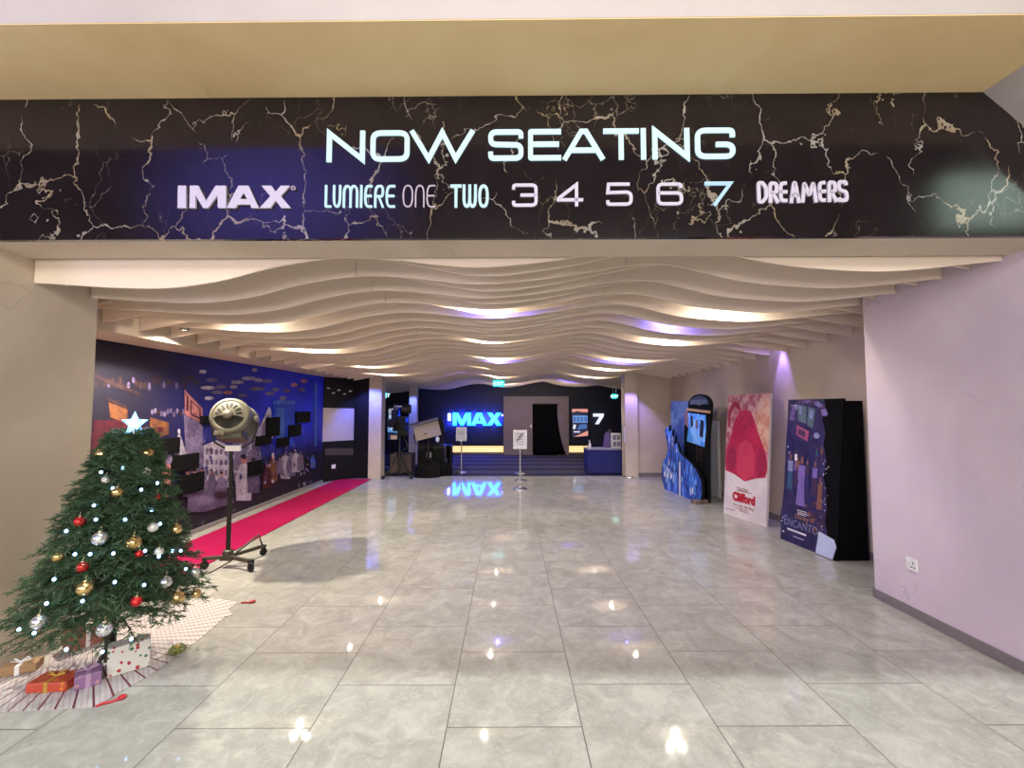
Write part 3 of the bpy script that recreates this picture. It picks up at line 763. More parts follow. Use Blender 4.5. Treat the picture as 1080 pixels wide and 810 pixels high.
# light switch plate on the angled wall
p = at_plane(351.5, 492, AO, AN)
o = obj('socket_plate', MB().box((0, 0, 0), (.09, .012, .09)).box((0, -.008, 0), (.05, .006, .05)), 'white', None, .003)
o.location = p + AN * .012; o.rotation_euler = (0, 0, math.atan2(AU.y, AU.x)); tag(o, 'small white socket plate low on the dark angled wall', 'socket')
# socket on the pink jamb
p = at_x(962.5, 595.5, XR)
t = thing('socket_plate', 'white socket plate low on the pink wall by the dark standee', 'socket', p)
obj('plate', MB().box(p + Vector((-.006, 0, 0)), (.012, .095, .095)), 'white', t, .004)
obj('switch', MB().box(p + Vector((-.015, .022, .015)), (.006, .018, .03)), 'white', t, .002)
obj('pin_hole', MB().box(p + Vector((-.0125, -.015, .015)), (.002, .008, .016)).box(p + Vector((-.0125, -.028, -.018)), (.002, .014, .008)).box(p + Vector((-.0125, -.004, -.018)), (.002, .014, .008)), 'black', t)

# ------------------------------------------------------------------ red carpet
m = MB(); m.span((-3.93, 3.7, .0005), (-3.17, 10.35, .012)); tag(obj('red_carpet', m, 'red_carpet', None, .003), 'crimson red carpet runner on the floor along the mural', 'carpet')

# ------------------------------------------------------------------ studio lamp on a rolling stand
lx, ly = at_z(240, 598).x, at_z(240, 598).y
t = thing('studio_spotlight', 'vintage khaki studio lamp with vented round back, on a tall rolling stand', 'lamp', (lx, ly, 0))
ax = Vector((-.26, .93, -.24)).normalized()        # from the vented back towards the lens
r_ = ax.cross(UZ).normalized(); u_ = r_.cross(ax).normalized()
K = ly / F                                        # metres per pixel at the lamp
BK = at_y(242.5, 438.5, ly - .12)
RD = 18.5 * K
m = MB(); m.lathe([(RD * .70, -.018), (RD * .80, -.035), (RD * .95, -.028), (RD, 0), (RD, .05), (RD * .97, .06)], BK, ax, 36)
obj('back_rim', m, 'khaki', t)
m = MB(); m.lathe([(RD * .95, .06), (RD * .98, .10), (RD * .98, .30), (RD * 1.02, .31), (RD * 1.02, .37), (RD * .9, .375)], BK, ax, 36)
b = obj('housing', m, 'dark_khaki', t)
# upper half cover with fan of slots
def dk(r, a): return BK + r_ * (r * math.cos(a)) + u_ * (r * math.sin(a))
m = MB(); n = 18; vs = [BK - ax * .075 - u_ * RD * .02]
for i in range(n + 1): vs.append(dk(RD * .42, R(-8) + R(196) * i / n) - ax * .062)
for i in range(n + 1): vs.append(dk(RD * .80, R(-12) + R(204) * i / n) - ax * .032)
m.add(vs, [(0, i + 1, i + 2) for i in range(n)] + [(i + 1, n + 2 + i, n + 3 + i, i + 2) for i in range(n)], 0, True)
cov = obj('vent_cover', m, 'khaki', t)
m = MB()
for i in range(8):
    a = R(8 + 164 * i / 7); d = (r_ * math.cos(a) + u_ * math.sin(a)); q = d.cross(ax)
    def at(r, h): return BK + d * r * RD - ax * h
    w0, w1 = .018 * 1, .030
    pts = [at(.40, .0672) - q * .007, at(.40, .0672) + q * .007, at(.66, .0470) + q * .013, at(.66, .0470) - q * .013]
    m.add([p - ax * .002 for p in pts], [(0, 1, 2, 3)])
obj('vent_slot', m, 'slot_shade', cov)
m = MB(); m.lathe([(0, -.098), (RD * .20, -.092), (RD * .25, -.075), (RD * .25, -.06)], BK, ax, 20); obj('hub', m, 'khaki', cov)
m = MB(); vs = [BK - ax * .024]
for i in range(n + 1): vs.append(dk(RD * .76, R(184) + R(172) * i / n) - ax * .024)
m.add(vs, [(0, i + 1, i + 2) for i in range(n)]); obj('recess', m, mat('recess_shade', (.018, .018, .012), .6, spec=.2), t)  # flat dark sheet, shade of the lower opening put into its colour
# lower drum and hinge block
m = MB(); m.box(BK + ax * .17 - u_ * RD * .98, (.24, .26, .10), rot=Matrix((r_, ax, u_)).transposed()); obj('lamp_base', m, 'dark_khaki', t, .02)
m = MB(); m.box(BK - u_ * RD * .97 - r_ * RD * .38 - ax * .01, (.09, .05, .05), rot=Matrix((r_, ax, u_)).transposed()); m.tube([BK - u_ * RD * .97 - r_ * RD * .38 - ax * .03, BK - u_ * RD * .97 - r_ * RD * .38 - ax * .06], .018, 10); obj('latch', m, 'khaki', t, .006)
m = MB(); m.lathe([(RD * .9, .376), (RD * .75, .39), (0, .395)], BK, ax, 30); obj('front_lens', m, 'chrome', t)
# yoke
mid = BK + ax * .16
bot = Vector((lx, ly, mid.z - RD * 1.62))
for s in (-1, 1):
    m = MB(); p0 = mid + r_ * s * RD * 1.10
    m.tube([p0 + u_ * .02, p0 - UZ * RD * .7, mid + r_ * s * RD * .95 - UZ * RD * 1.3, mid + r_ * s * RD * .5 - UZ * RD * 1.6, bot], .010, 8)
    obj('yoke_arm', m, 'black_metal', t)
    m = MB(); m.lathe([(.03, 0), (.035, .01), (.035, .03), (.015, .04)], p0 - r_ * s * .02, r_ * s, 14); obj('knob', m, 'khaki', t)
m = MB(); m.box(bot + Vector((.03, -.02, .0)), (.15, .04, .06)); obj('name_plate', m, 'paper', t, .004)
m = MB(); m.tube([(lx, ly, .14), (lx, ly, .80)], .022, 12); m.tube([(lx, ly, .80), (lx, ly, bot.z)], .017, 12); m.lathe([(.03, .78), (.03, .82)], (lx, ly, 0), seg=12); obj('pole', m, 'black_metal', t)
m = MB(); m.lathe([(.045, .10), (.05, .11), (.05, .17), (.035, .18)], (lx, ly, 0), seg=16); m.box((lx, ly, .10), (.12, .09, .05)); obj('collar', m, 'dark_khaki', t, .004)
for (ex, ey, lab) in ((.32, -.14, 0), (-.20, -.06, 0), (.17, .36, 0)):
    d = Vector((ex, ey, 0)); e = Vector((lx, ly, .105)) + d
    L_ = MB(); nn = Vector((-d.y, d.x, 0)).normalized()
    L_.box(Vector((lx, ly, .105)) + d * .5, (d.length, .03, .035), rz=math.atan2(d.y, d.x)); lg = obj('base_leg', L_, 'dark_khaki', t, .003)
    W_ = MB(); W_.lathe([(.0, -.014), (.034, -.014), (.040, -.008), (.040, .008), (.034, .014), (0, .014)], e + Vector((0, 0, -.064)), nn, 18); obj('caster_wheel', W_, 'rubber', lg)
    W_ = MB(); W_.box(e + nn * .022 + Vector((0, 0, -.04)), (.02, .006, .07), rz=math.atan2(d.y, d.x)); W_.box(e - nn * .022 + Vector((0, 0, -.04)), (.02, .006, .07), rz=math.atan2(d.y, d.x)); W_.box(e, (.04, .05, .02), rz=math.atan2(d.y, d.x)); obj('caster_fork', W_, 'black_metal', lg)
m = MB(); m.tube([(lx + .1, ly - .03, .10), (lx - .05, ly - .18, .012), (lx - .12, ly - .22, .008), (lx - .19, ly - .26, .008)], .006, 6); obj('power_cable', m, 'rubber', t)
# folded brace
m = MB(); m.tube([(lx + .05, ly + .06, .13), (lx + .2, ly + .2, .27), (lx + .22, ly + .26, .12)], .012, 6); obj('brace', m, 'dark_khaki', t)

# ------------------------------------------------------------------ CHRISTMAS TREE
TX, TY = -2.57, 2.95
LEAN = .055                                    # the axis leans a little to the right
ZT0, ZT1 = .27, 1.48
def tr(z): return .03 + .46 * (max(0, (ZT1 - z)) / (ZT1 - ZT0)) ** .84
def tax(z): return Vector((TX + LEAN * z, TY, z))
def needle_mat():
    t = NT('fir_needles'); co = t.co(); n = t.noise(co, 9, 4); n2 = t.noise(co, 60, 2)
    c = t.mix(n.outputs[0], (.022, .050, .026), (.065, .125, .055))
    c = t.mix(t.math('MULTIPLY', t.math('GREATER_THAN', n2.outputs[0], .60), .5), c, (.10, .17, .085))
    t.set(Base_Color=c, Roughness=.65, Specular_IOR_Level=.3); return t.m
M['needles'] = needle_mat()
M['bark'] = mat('artificial_trunk', (.07, .045, .025), .8, var=.3)
tree = thing('christmas_tree', 'green artificial Christmas tree with baubles and blue fairy lights by the left pillar', 'Christmas tree', (TX, TY, 0))
rt = random.Random(11)
m = MB(); mt_ = MB()
def twig(p0, d, L, dens, droop):
    """a needle-covered twig: short curved stem with flat needles round it"""
    P = []; p = Vector(p0); dd = Vector(d).normalized(); ns = 6
    for i in range(ns + 1):
        P.append(p.copy()); p = p + dd * L / ns; dd = (dd + Vector((0, 0, -droop / ns))).normalized()
    nn = int(L * dens)
    for j in range(nn):
        t = (j + rt.random()) / nn * ns; i = min(ns - 1, int(t)); q = P[i].lerp(P[i + 1], t - i)
        ax_ = (P[i + 1] - P[i]).normalized()
        s1 = ax_.cross(Vector((0, 0, 1))); s1 = s1.normalized() if s1.length > .05 else Vector((1, 0, 0)); s2 = s1.cross(ax_)
        th = rt.uniform(0, 2 * PI); o = s1 * math.cos(th) + s2 * math.sin(th) * .7
        nd = (ax_ * rt.uniform(.5, 1.0) + o).normalized(); ln = rt.uniform(.022, .040)
        w = nd.cross(ax_); w = (w.normalized() if w.length > .01 else s1) * .0030
        m.add([q - w, q + w, q + nd * ln + w * .3, q + nd * ln - w * .3], [(0, 1, 2, 3)])
    return P
z = ZT0 + .02; tier = 0
while z < ZT1 - .03:
    r = tr(z); nb = max(5, int(7 + 15 * r / .46)); a0 = rt.random() * 6.28
    for b in range(nb):
        a = a0 + 2 * PI * (b + rt.uniform(-.3, .3)) / nb
        L = r * rt.uniform(.80, 1.02); o = tax(z + .04)
        d = Vector((math.cos(a), math.sin(a), rt.uniform(.12, .38)))
        # stay clear of the pillar
        if TX + LEAN * z + math.cos(a) * L < XL + .04: L = (TX + LEAN * z - XL - .05) / max(.2, -math.cos(a))
        P = twig(o + d * .05, d, L, 150, .62)
        mt_.tube(P, [.006, .005, .005, .004, .004, .003, .002], 4, 0, False)
        for q in range(2, 7):
            for sgn in (-1, 1):
                if rt.random() < .16: continue
                side = Vector((-math.sin(a), math.cos(a), 0)) * sgn
                base = P[q].lerp(P[q - 1], rt.random() * .6)
                dd = (P[q] - P[q - 1]).normalized() * rt.uniform(.6, 1) + side * rt.uniform(.5, .9) + Vector((0, 0, rt.uniform(-.12, .3)))
                L2 = min(rt.uniform(.06, .11), .02 + (L - (base - o).length) * .9 + .05)
                if base.x + dd.x * L2 > XL + .03: twig(base, dd, L2, 210, .4)
    z += .052 - .016 * (z - ZT0); tier += 1
for i in range(14):
    twig(tax(ZT1 - .11 + .006 * i), Vector((math.cos(i * 2.4) * .6, math.sin(i * 2.4) * .6, .9)), .06, 260, .2)
obj('foliage', m, 'needles', tree); obj('branches', mt_, 'bark', tree)
m = MB(); m.tube([tax(.03), tax(.6), tax(1.46)], [.022, .018, .006], 10); obj('trunk', m, 'bark', tree)
m = MB()
for i in range(3):
    a = i * 2.094 + .5; m.tube([tax(.16), Vector((TX + .09 * math.cos(a), TY + .09 * math.sin(a), .02))], .01, 8)
m.lathe([(.03, .10), (.03, .22)], (TX + .01, TY, 0)); obj('stand', m, 'black_metal', tree)

def on_tree(px, py, push=.0):
    d = ray(px, py); best = None; o = Vector((0, 0, H))
    for i in range(900):
        p = o + d * (1.6 + i * .0025)
        if p.z < .02: break
        c = tax(p.z); g = math.hypot(p.x - c.x, p.y - c.y) - (tr(p.z) * 1.0 + .02 + push)
        if best is None or g < best[0]: best = (g, p)
        if g <= 0: return p
    return best[1]
GOLD = mat('gold_bauble', (.72, .50, .20), .22, .9, var=.1); SILV = mat('silver_bauble', (.74, .74, .72), .22, .85, var=.08)
WHT = mat('pearl_bauble', (.78, .76, .70), .28, .2, var=.05); REDB = mat('red_bauble', (.50, .02, .02), .2, .5, var=.1); CAP = mat('bauble_cap', (.6, .5, .3), .3, 1.0)
CAPS = CAP
kinds = {'g': (GOLD, 'gold'), 's': (SILV, 'silver'), 'w': (WHT, 'pearl white'), 'r': (REDB, 'red'), 'o': (REDB, 'red')}
bl_ = [('g', 109, 479, 7.2, 'big gold bauble near the treetop, left of the star'), ('g', 155.5, 478, 6.4, 'gold bauble near the treetop, right below the star'),
       ('w', 154, 498, 4.6, 'small pearl bauble in the upper right of the tree'), ('w', 112, 506, 4.2, 'small pearl bauble in the upper left of the tree'),
       ('g', 124, 519, 5.8, 'gold bauble in the upper middle of the tree'), ('r', 165.5, 524, 3.8, 'small red bauble near the upper right edge of the tree'),
       ('g', 174.5, 522, 3.4, 'tiny gold bauble at the upper right edge of the tree'), ('g', 186, 558, 5.6, 'gold bauble at the right edge, halfway down the tree'),
       ('w', 161.5, 556, 5.2, 'pearl bauble right of the middle of the tree'), ('s', 105.5, 568, 7.8, 'large silver bauble in the middle of the tree'),
       ('g', 141, 572.5, 7.8, 'large gold bauble in the middle of the tree'), ('r', 84, 550, 5.6, 'red bauble at the left edge, halfway down the tree'),
       ('g', 61.5, 587, 5.8, 'gold bauble at the lower left edge of the tree'), ('r', 87, 598, 5.6, 'bright red bauble in the lower left of the tree'),
       ('r', 147, 584, 4, 'small red bauble below the large gold one'), ('w', 168, 581.5, 4.4, 'small pearl bauble below the right-hand pearl one'),
       ('g', 89.5, 620.5, 7.8, 'large gold bauble low on the left of the tree'), ('s', 175, 614, 6.2, 'silver glitter bauble low on the right of the tree'),
       ('g', 187.5, 630, 7, 'gold bauble at the lower right edge of the tree'), ('g', 207, 626, 4.8, 'small gold bauble at the lowest right tip of the tree'),
       ('r', 144, 634.5, 5.4, 'red bauble low in the middle of the tree'), ('s', 41, 656, 7.4, 'silver bauble on the lowest left branches'),
       ('s', 110, 663.5, 7.6, 'silver bauble hanging lowest in the middle, above the gifts'), ('s', 206, 603, 4.6, 'small silver bauble at the right edge in front of the lamp stand')]
for kd, px, py, rp_, lb in bl_:
    p = on_tree(px, py, .012); dist = (p - Vector((0, 0, H))).dot(CAM_M @ Vector((0, 0, -1))); r = rp_ / F * dist * .95
    t = thing('bauble', lb, 'bauble', p, 'baubles on the tree')
    b = obj('globe', MB().ball(p, r, 0, 20, 14), kinds[kd][0], t)
    m = MB(); m.lathe([(r * .28, r * .93), (r * .30, r * .98), (r * .28, r * 1.14), (.001, r * 1.16)], p, seg=12); obj('cap', m, CAPS, t)
    m = MB(); m.tube([p + Vector((0, 0, r * 1.12)), p + Vector((.002, 0, r * 1.3 + .006)), p + Vector((0, .006, r * 1.45 + .012))], .0012, 5); obj('hook', m, CAPS, t)
lights = thing('fairy_lights', 'string of tiny blue-white fairy lights wound around the tree', 'fairy lights', (TX, TY, 0))
M['led'] = mat('led_bulb', (.7, .85, 1), .4, emit=(.25, .52, 1.0), es=9)
lb_ = [(129, 493.5), (106.6, 498), (119, 515), (99, 533), (160, 538), (166, 509.5), (169, 552.5), (149, 516.5), (153, 581), (119.6, 583.7), (167.5, 587), (182, 581), (190.5, 581), (79, 584.5), (95, 584.5), (121, 614), (152, 617), (87, 634), (49, 636.5), (20, 664), (36, 667.7), (70, 685), (138.5, 674), (108, 687.5), (57, 611), (132, 548), (70, 560), (101, 548), (196, 600)]
wp = []
for px, py in lb_:
    p = on_tree(px, py, .02); wp.append(p)
    m = MB(); m.ball(p, .0085, 0, 10, 6, (1, 1, 1.2)); obj('bulb', m, 'led', lights)
m = MB()
for i in range(11):
    a0 = i * 1.1
    seg = []
    for j in range(13):
        zz = ZT1 - .14 - (i + j / 12) * .085; c = tax(zz); a = 2 * PI * (j / 12) ; rr = tr(zz) * .86
        seg.append(Vector((max(XL + .03, c.x + rr * math.cos(a)), c.y + rr * math.sin(a), zz)))
    m.tube(seg, .0018, 5)
obj('wire', m, mat('green_wire', (.02, .05, .02), .5), lights)
# star topper
sp = at_y(142, 447, TY + .005); t = thing('tree_star', 'glowing ice-blue five-pointed star on top of the tree', 'tree star', (sp.x, sp.y, sp.z))
RS = 13.5 / F * TY
m = MB(); pr = []
for i in range(10):
    a = PI / 2 + i * PI / 5; r = RS if i % 2 == 0 else RS * .46; pr.append((r * math.cos(a), r * math.sin(a)))
fv = Vector((.12, -1, 0)).normalized(); rv = Vector((-fv.y, fv.x, 0))
vs = [sp + rv * a + UZ * b for a, b in pr] + [sp + fv * .018, sp - fv * .018]
m.add(vs, [(i, (i + 1) % 10, 10) for i in range(10)] + [((i + 1) % 10, i, 11) for i in range(10)])
def star_mat():
    t_ = NT('ice_star'); n = t_.noise(t_.co(), 70, 2)
    c = t_.mix(t_.math('GREATER_THAN', n.outputs[0], .50), (.06, .36, .90), (.40, .85, 1.0))
    t_.set(Base_Color=(.3, .6, 1), Emission_Color=c, Emission_Strength=1.5, Roughness=.2); return t_.m
obj('star_body', m, star_mat(), t)
m = MB(); m.lathe([(.012, -.09), (.010, -RS * .42)], sp, seg=10); obj('socket', m, 'chrome', t)
light('star_light', 'POINT', sp + fv * .05, .8, (.4, .7, 1), size=.04)

# tree skirt
def skirt_mat():
    t = NT('skirt_paper'); co = t.co(); sx = t.n('ShaderNodeSeparateXYZ'); t.link(co, sx.inputs[0])
    an = t.math('ARCTAN2', t.math('SUBTRACT', sx.outputs[1], 3.25), t.math('SUBTRACT', sx.outputs[0], -2.95))
    line = t.math('LESS_THAN', t.math('FRACT', t.math('MULTIPLY', an, 11.0)), .13)
    rad = t.math('MULTIPLY', t.math('ADD', sx.outputs[0], t.math('MULTIPLY', sx.outputs[1], .9)), 30.0)
    st = t.math('LESS_THAN', t.math('FRACT', rad), .34)
    c = t.mix(t.math('MULTIPLY', st, .45), (.50, .48, .47), (.40, .22, .24))
    t.set(Base_Color=t.mix(line, c, (.13, .02, .03)), Roughness=.7); return t.m
M['skirt'] = skirt_mat()
sk_px = [(-22, 752), (45, 749), (103, 746), (122, 733), (140, 723), (165, 708), (190, 690), (214, 672), (236, 652), (246, 648), (240, 643), (252, 636), (232, 632), (200, 634), (150, 650), (60, 690), (-10, 712)]
m = MB(); P3 = [at_z(max(px, -30), py, 0) for px, py in sk_px]
m.ext([(p.x, p.y) for p in P3], (0, 0, .001), (1, 0, 0), (0, 1, 0), (0, 0, 1), .004)
tag(obj('tree_skirt', m, 'skirt'), 'white tree skirt with red stripes lying under the Christmas tree', 'tree skirt')
def tie(px0, py0, px1, py1, lb):
    a = at_z(px0, py0, .006); b = at_z(px1, py1, .006); t = thing('skirt_tie', lb, 'ribbon tie', (a.x, a.y, 0), 'red ties of the tree skirt')
    d = (b - a).normalized(); s = Vector((-d.y, d.x, 0))
    m = MB(); m.tube([a, a.lerp(b, .3) + s * .006 + UZ * .002, a.lerp(b, .6) - s * .004, b], [.007, .008, .007, .008], 8); obj('cord', m, 'red', t)
    m = MB(); m.ball(b + d * .012 + UZ * .006, .022, 0, 14, 8, (1, 1, .5)); obj('tip', m, 'red', t)
tie(101, 745, 126, 737, 'red ribbon tie with a round end at the near edge of the tree skirt')
tie(254, 636, 265, 635, 'short red ribbon tie at the far right corner of the tree skirt')

# ------------------------------------------------------------------ gifts
def wrap(name, base, dots):
    t = NT(name); co = t.co(); v = t.n('ShaderNodeTexVoronoi'); v.inputs['Scale'].default_value = 34; t.link(co, v.inputs[0])
    near = t.math('LESS_THAN', v.outputs[0], .36)
    sp_ = t.n('ShaderNodeSeparateColor'); t.link(v.outputs[1], sp_.inputs[0])
    c = t.ramp(sp_.outputs[0], [(.0, dots[0]), (.4, dots[1]), (.62, base), (1.0, base)])
    t.m.node_tree.nodes[-1].color_ramp.interpolation = 'CONSTANT'
    t.set(Base_Color=t.mix(near, base, c), Roughness=.35); return t.m
def gift(label, p0, p1, hz, depth, mt, ribbon=None, rib_n=1, z0=.006):
    a = at_z(*p0, 0); b = at_z(*p1, 0); d = (b - a); w = d.length; d.normalize(); n = Vector((-d.y, d.x, 0))
    if n.y < 0: n = -n
    c = a + d * w / 2 + n * depth / 2; c.z = z0
    t = thing('gift_box', label, 'gift', c, 'wrapped gifts under the tree')
    rot = Matrix((d, n, UZ)).transposed()
    obj('box', MB().box(c + UZ * hz / 2, (w, depth, hz), rot=rot), mt, t, .006)
    if ribbon:
        m = MB(); m.box(c + UZ * hz / 2, (.022, depth + .004, hz + .004), rot=rot)
        if rib_n > 1: m.box(c + UZ * hz / 2, (w + .004, .022, hz + .0042), rot=rot)
        obj('ribbon', m, ribbon, t)
        m = MB()
        for s in (-1, 1):
            m.tube([c + UZ * (hz + .004), c + d * s * .03 + UZ * (hz + .028), c + d * s * .05 + UZ * (hz + .016), c + UZ * (hz + .006)], .005, 6)
        obj('bow', m, ribbon, t)
MG = mat('green_ribbon', (.16, .20, .04), .35); MGO = mat('gold_ribbon', (.55, .34, .06), .3, .4); MLI = mat('lilac_paper', (.42, .27, .42), .45)
MO = wrap('orange_paper', (.50, .07, .035), ((.62, .20, .03), (.42, .03, .03))); MPU = wrap('purple_paper', (.26, .14, .28), ((.45, .26, .30), (.12, .06, .20)))
MWH = wrap('holly_paper', (.66, .64, .60), ((.40, .03, .04), (.06, .16, .07))); MMAR = wrap('maroon_paper', (.20, .015, .02), ((.30, .04, .04), (.10, .01, .02)))
gift('white gift box with red and green holly print under the tree', (112, 717), (158, 703.5), .17, .11, MWH)
gift('flat orange-red gift lying in front at the left on the tree skirt', (26, 733), (69, 731), .055, .13, MO, MGO)
gift('lilac and purple gift between the orange and the white one', (77.5, 731), (107, 722), .075, .12, MPU, MLI)
gift('small dark red gift at the far left under the tree', (-18, 703), (14, 699), .09, .12, MMAR)
gift('brown flat gift behind the orange one at the left', (-4, 717), (38, 709), .05, .10, mat('kraft_paper', (.34, .20, .10), .6), 'paper')
gift('red-brown gift half hidden under the branches', (72, 690), (112, 676), .15, .12, wrap('russet_paper', (.30, .10, .07), ((.50, .20, .15), (.2, .05, .04))), 'paper')
p = at_z(187, 684, .04); t = thing('ribbon_bow', 'olive green and gold bow beside the white gift on the tree skirt', 'bow', (p.x, p.y, 0))
m = MB()
for i in range(8):
    a = i * PI / 4; d = Vector((math.cos(a), math.sin(a), 0)); c0 = Vector((p.x, p.y, .03))
    m.tube([c0, c0 + d * .03 + UZ * .03, c0 + d * .05 + UZ * .0, c0 + d * .02 - UZ * .018, c0], .006, 6)
obj('loops', m, MG, t); m = MB(); m.ball((p.x, p.y, .045), .018); obj('knot', m, MGO, t)

# ------------------------------------------------------------------ STANDEES ALONG THE RIGHT WALL
class Panel:
    """a board through three floor/lean points; art is placed in fractions across (s) and up (t)"""
    def __init__(s, bl, br, height, lean):
        s.a = Vector(bl); s.b = Vector(br); s.u = (s.b - s.a); s.w = s.u.length; s.u.normalize()
        side = Vector((s.u.y, -s.u.x, 0))                     # away from the viewer side is -side
        s.nrm = Vector((-abs(side.x) if True else 0, 0, 0)); s.out = side if side.x < 0 else -side
        s.v = (UZ * math.sqrt(max(0, height ** 2 - lean ** 2)) - s.out * lean).normalized(); s.h = height
        s.n = s.out.cross(s.u).cross(s.u) ; s.n = s.u.cross(s.v); s.n = s.n if s.n.dot(s.out) > 0 else -s.n
    def P(s, x, y, k=0): return s.a + s.u * (x * s.w) + s.v * (y * s.h) + s.n * (.0010 + .0006 * k)
    def poly(s, m, pts, ink, k=1):
        m.add([s.P(x, y, k) for x, y in pts], [tuple(range(len(pts)))], ink)
    def ell(s, m, x, y, rx, ry, ink, k=1, n=20, a=0.0):
        s.poly(m, [(x + rx * math.cos(2 * PI * i / n) * math.cos(a) - ry * math.sin(2 * PI * i / n) * math.sin(a) * s.h / s.w * .5, y + ry * math.sin(2 * PI * i / n) * math.cos(a) + rx * math.cos(2 * PI * i / n) * math.sin(a) * s.w / s.h) for i in range(n)], ink, k)
    def slab(s, pts, th, mats, name, parent, side=1):
        m = MB(); m.ext([(x * s.w, y * s.h) for x, y in pts], s.a, s.u, s.v, -s.n, th, 0, side); return obj(name, m, mats, parent)
    def text(s, m, body, x, y, size, ink, k, **kw):
        q = text_mb(body, size, s.P(x, y, k), s.u, s.v, s.n, .0004, ink, 'CENTER', **kw); m.add(q.v, q.f, ink)
TXT_W = mat('print_white', (.72, .70, .78), .5, var=.03)
# --- pink poster with a red hill
pb, pr_ = at_z(763, 541), at_z(808, 556)
pl = Panel(pb, pr_, 1.86, .14)
t = thing('movie_standee', 'tall white and pink poster board with a large red shape, leaning on the wall', 'poster', (pb + pr_) / 2, 'poster boards leaning on the right wall')
def noisy(name, c1, c2, scale, rough=.4, lo=.42, hi=.58):
    t_ = NT(name); n = t_.noise(t_.co(), scale, 5, .65, .4); t_.set(Base_Color=t_.ramp(n.outputs[0], [(lo, c1), (hi, c2)]), Roughness=rough); return t_.m
PINKBG = noisy('pink_foliage_print', (.62, .38, .42), (.40, .10, .16), 9); SNOW = noisy('white_print_ground', (.70, .64, .70), (.62, .54, .62), 3)
REDH = noisy('red_fur_print', (.50, .02, .075), (.38, .012, .06), 11); REDL = noisy('light_red_print', (.58, .05, .11), (.52, .035, .09), 8)
DRED = noisy('deep_red_print', (.28, .01, .045), (.36, .02, .06), 8); WARMBG = noisy('warm_bokeh_print', (.55, .22, .16), (.66, .44, .40), 7)
SIDE = mat('board_edge', (.60, .56, .58), .6)
pl.slab([(0, 0), (1, 0), (1, 1), (0, 1)], .035, [SNOW, SIDE], 'board', t)
art = MB()
pl.poly(art, [(0, .36), (.2, .33), (1, .36), (1, 1), (0, 1)], 1, 1)
pl.poly(art, [(.62, .62), (1, .55), (1, .97), (.78, .97)], 5, 2)
pl.poly(art, [(0, .36), (.25, .31), (.75, .32), (1, .35), (1, .39), (.6, .36), (0, .40)], 0, 3)
hill = [(.02, .36), (.0, .46), (.03, .55), (.10, .62), (.16, .72), (.22, .80), (.33, .86), (.45, .875), (.58, .86), (.68, .79), (.76, .70), (.86, .62), (.95, .54), (.99, .44), (.96, .36), (.75, .34), (.5, .30), (.25, .34)]
pl.poly(art, hill, 2, 4)
pl.poly(art, [(.30, .36), (.28, .50), (.36, .60), (.5, .63), (.64, .60), (.73, .50), (.70, .36), (.5, .31)], 3, 5)
pl.poly(art, [(.04, .38), (.05, .52), (.16, .58), (.25, .54), (.27, .44), (.20, .36)], 4, 5); pl.poly(art, [(.97, .38), (.95, .52), (.84, .58), (.75, .54), (.74, .44), (.80, .35)], 4, 5)
pl.poly(art, [(.05, .72), (.03, .82), (.08, .90), (.18, .94), (.30, .92), (.36, .87), (.30, .87), (.2, .90), (.12, .86), (.09, .80), (.10, .74)], 4, 5)
pl.text(art, 'Clifford', .49, .135, .165, 6, 6, squeeze=.88, fatten=.012)
pl.text(art, 'the big red dog', .49, .088, .072, 7, 6, squeeze=.95)
for (x, y, w) in ((.45, .235, .30), (.47, .222, .22), (.5, .215, .34), (.18, .045, .22), (.45, .072, .30), (.52, .058, .26)):
    pl.poly(art, [(x - w / 2, y), (x + w / 2, y), (x + w / 2, y + .005), (x - w / 2, y + .005)], 7, 6)
obj('poster_print', art, [SNOW, PINKBG, REDH, REDL, DRED, WARMBG, mat('title_red', (.46, .01, .03), .5), mat('title_brown', (.26, .08, .06), .5)], t)
# --- dark night-scene standee
nb_, nr_ = at_z(823, 568), at_z(882, 592)
pl = Panel(nb_, nr_, 1.76, .16)
t = thing('movie_standee', 'dark purple cut-out poster board with a crowd and black side, nearest on the right', 'poster', (nb_ + nr_) / 2, 'poster boards leaning on the right wall')
NIGHT = noisy('night_print', (.012, .010, .060), (.035, .022, .105), 6); EDGEB = 'matte_black'
cut = [(0, 0), (1, 0), (1, 1), (0.02, 1), (.02, .5), (.025, .38), (.0, .22), (-.03, .15), (.0, .10)]
pl.slab(cut, .03, [NIGHT, EDGEB], 'board', t)
ink = {n: i for i, n in enumerate(['pale', 'lilac', 'teal', 'skin', 'orange', 'white', 'black', 'magenta', 'navy', 'green', 'plum'])}
INKN = [mat('print_pale_blue', (.20, .22, .42), .5, var=.5, scale=30), mat('print_lilac', (.18, .12, .38), .5, var=.5, scale=30), mat('print_teal', (.03, .08, .17), .5, var=.5, scale=30), mat('print_skin', (.18, .08, .085), .5, var=.5, scale=30), mat('print_orange', (.19, .075, .05), .5, var=.6, scale=30),
        TXT_W, 'matte_black', mat('print_magenta', (.30, .06, .13), .5, var=.2), mat('print_navy', (.018, .016, .12), .5, var=.3), mat('print_green', (.08, .13, .17), .5, var=.5, scale=20), mat('print_plum', (.055, .022, .075), .5, var=.5, scale=20)]
art = MB(); rn_ = random.Random(5)
pl.poly(art, [(.70, 1), (.72, .93), (.68, .86), (.74, .78), (.72, .70), (.78, .60), (.74, .50), (.79, .42), (.82, .30), (.80, .22), (.86, .12), (.84, 0), (1, 0), (1, 1)], ink['black'], 1)
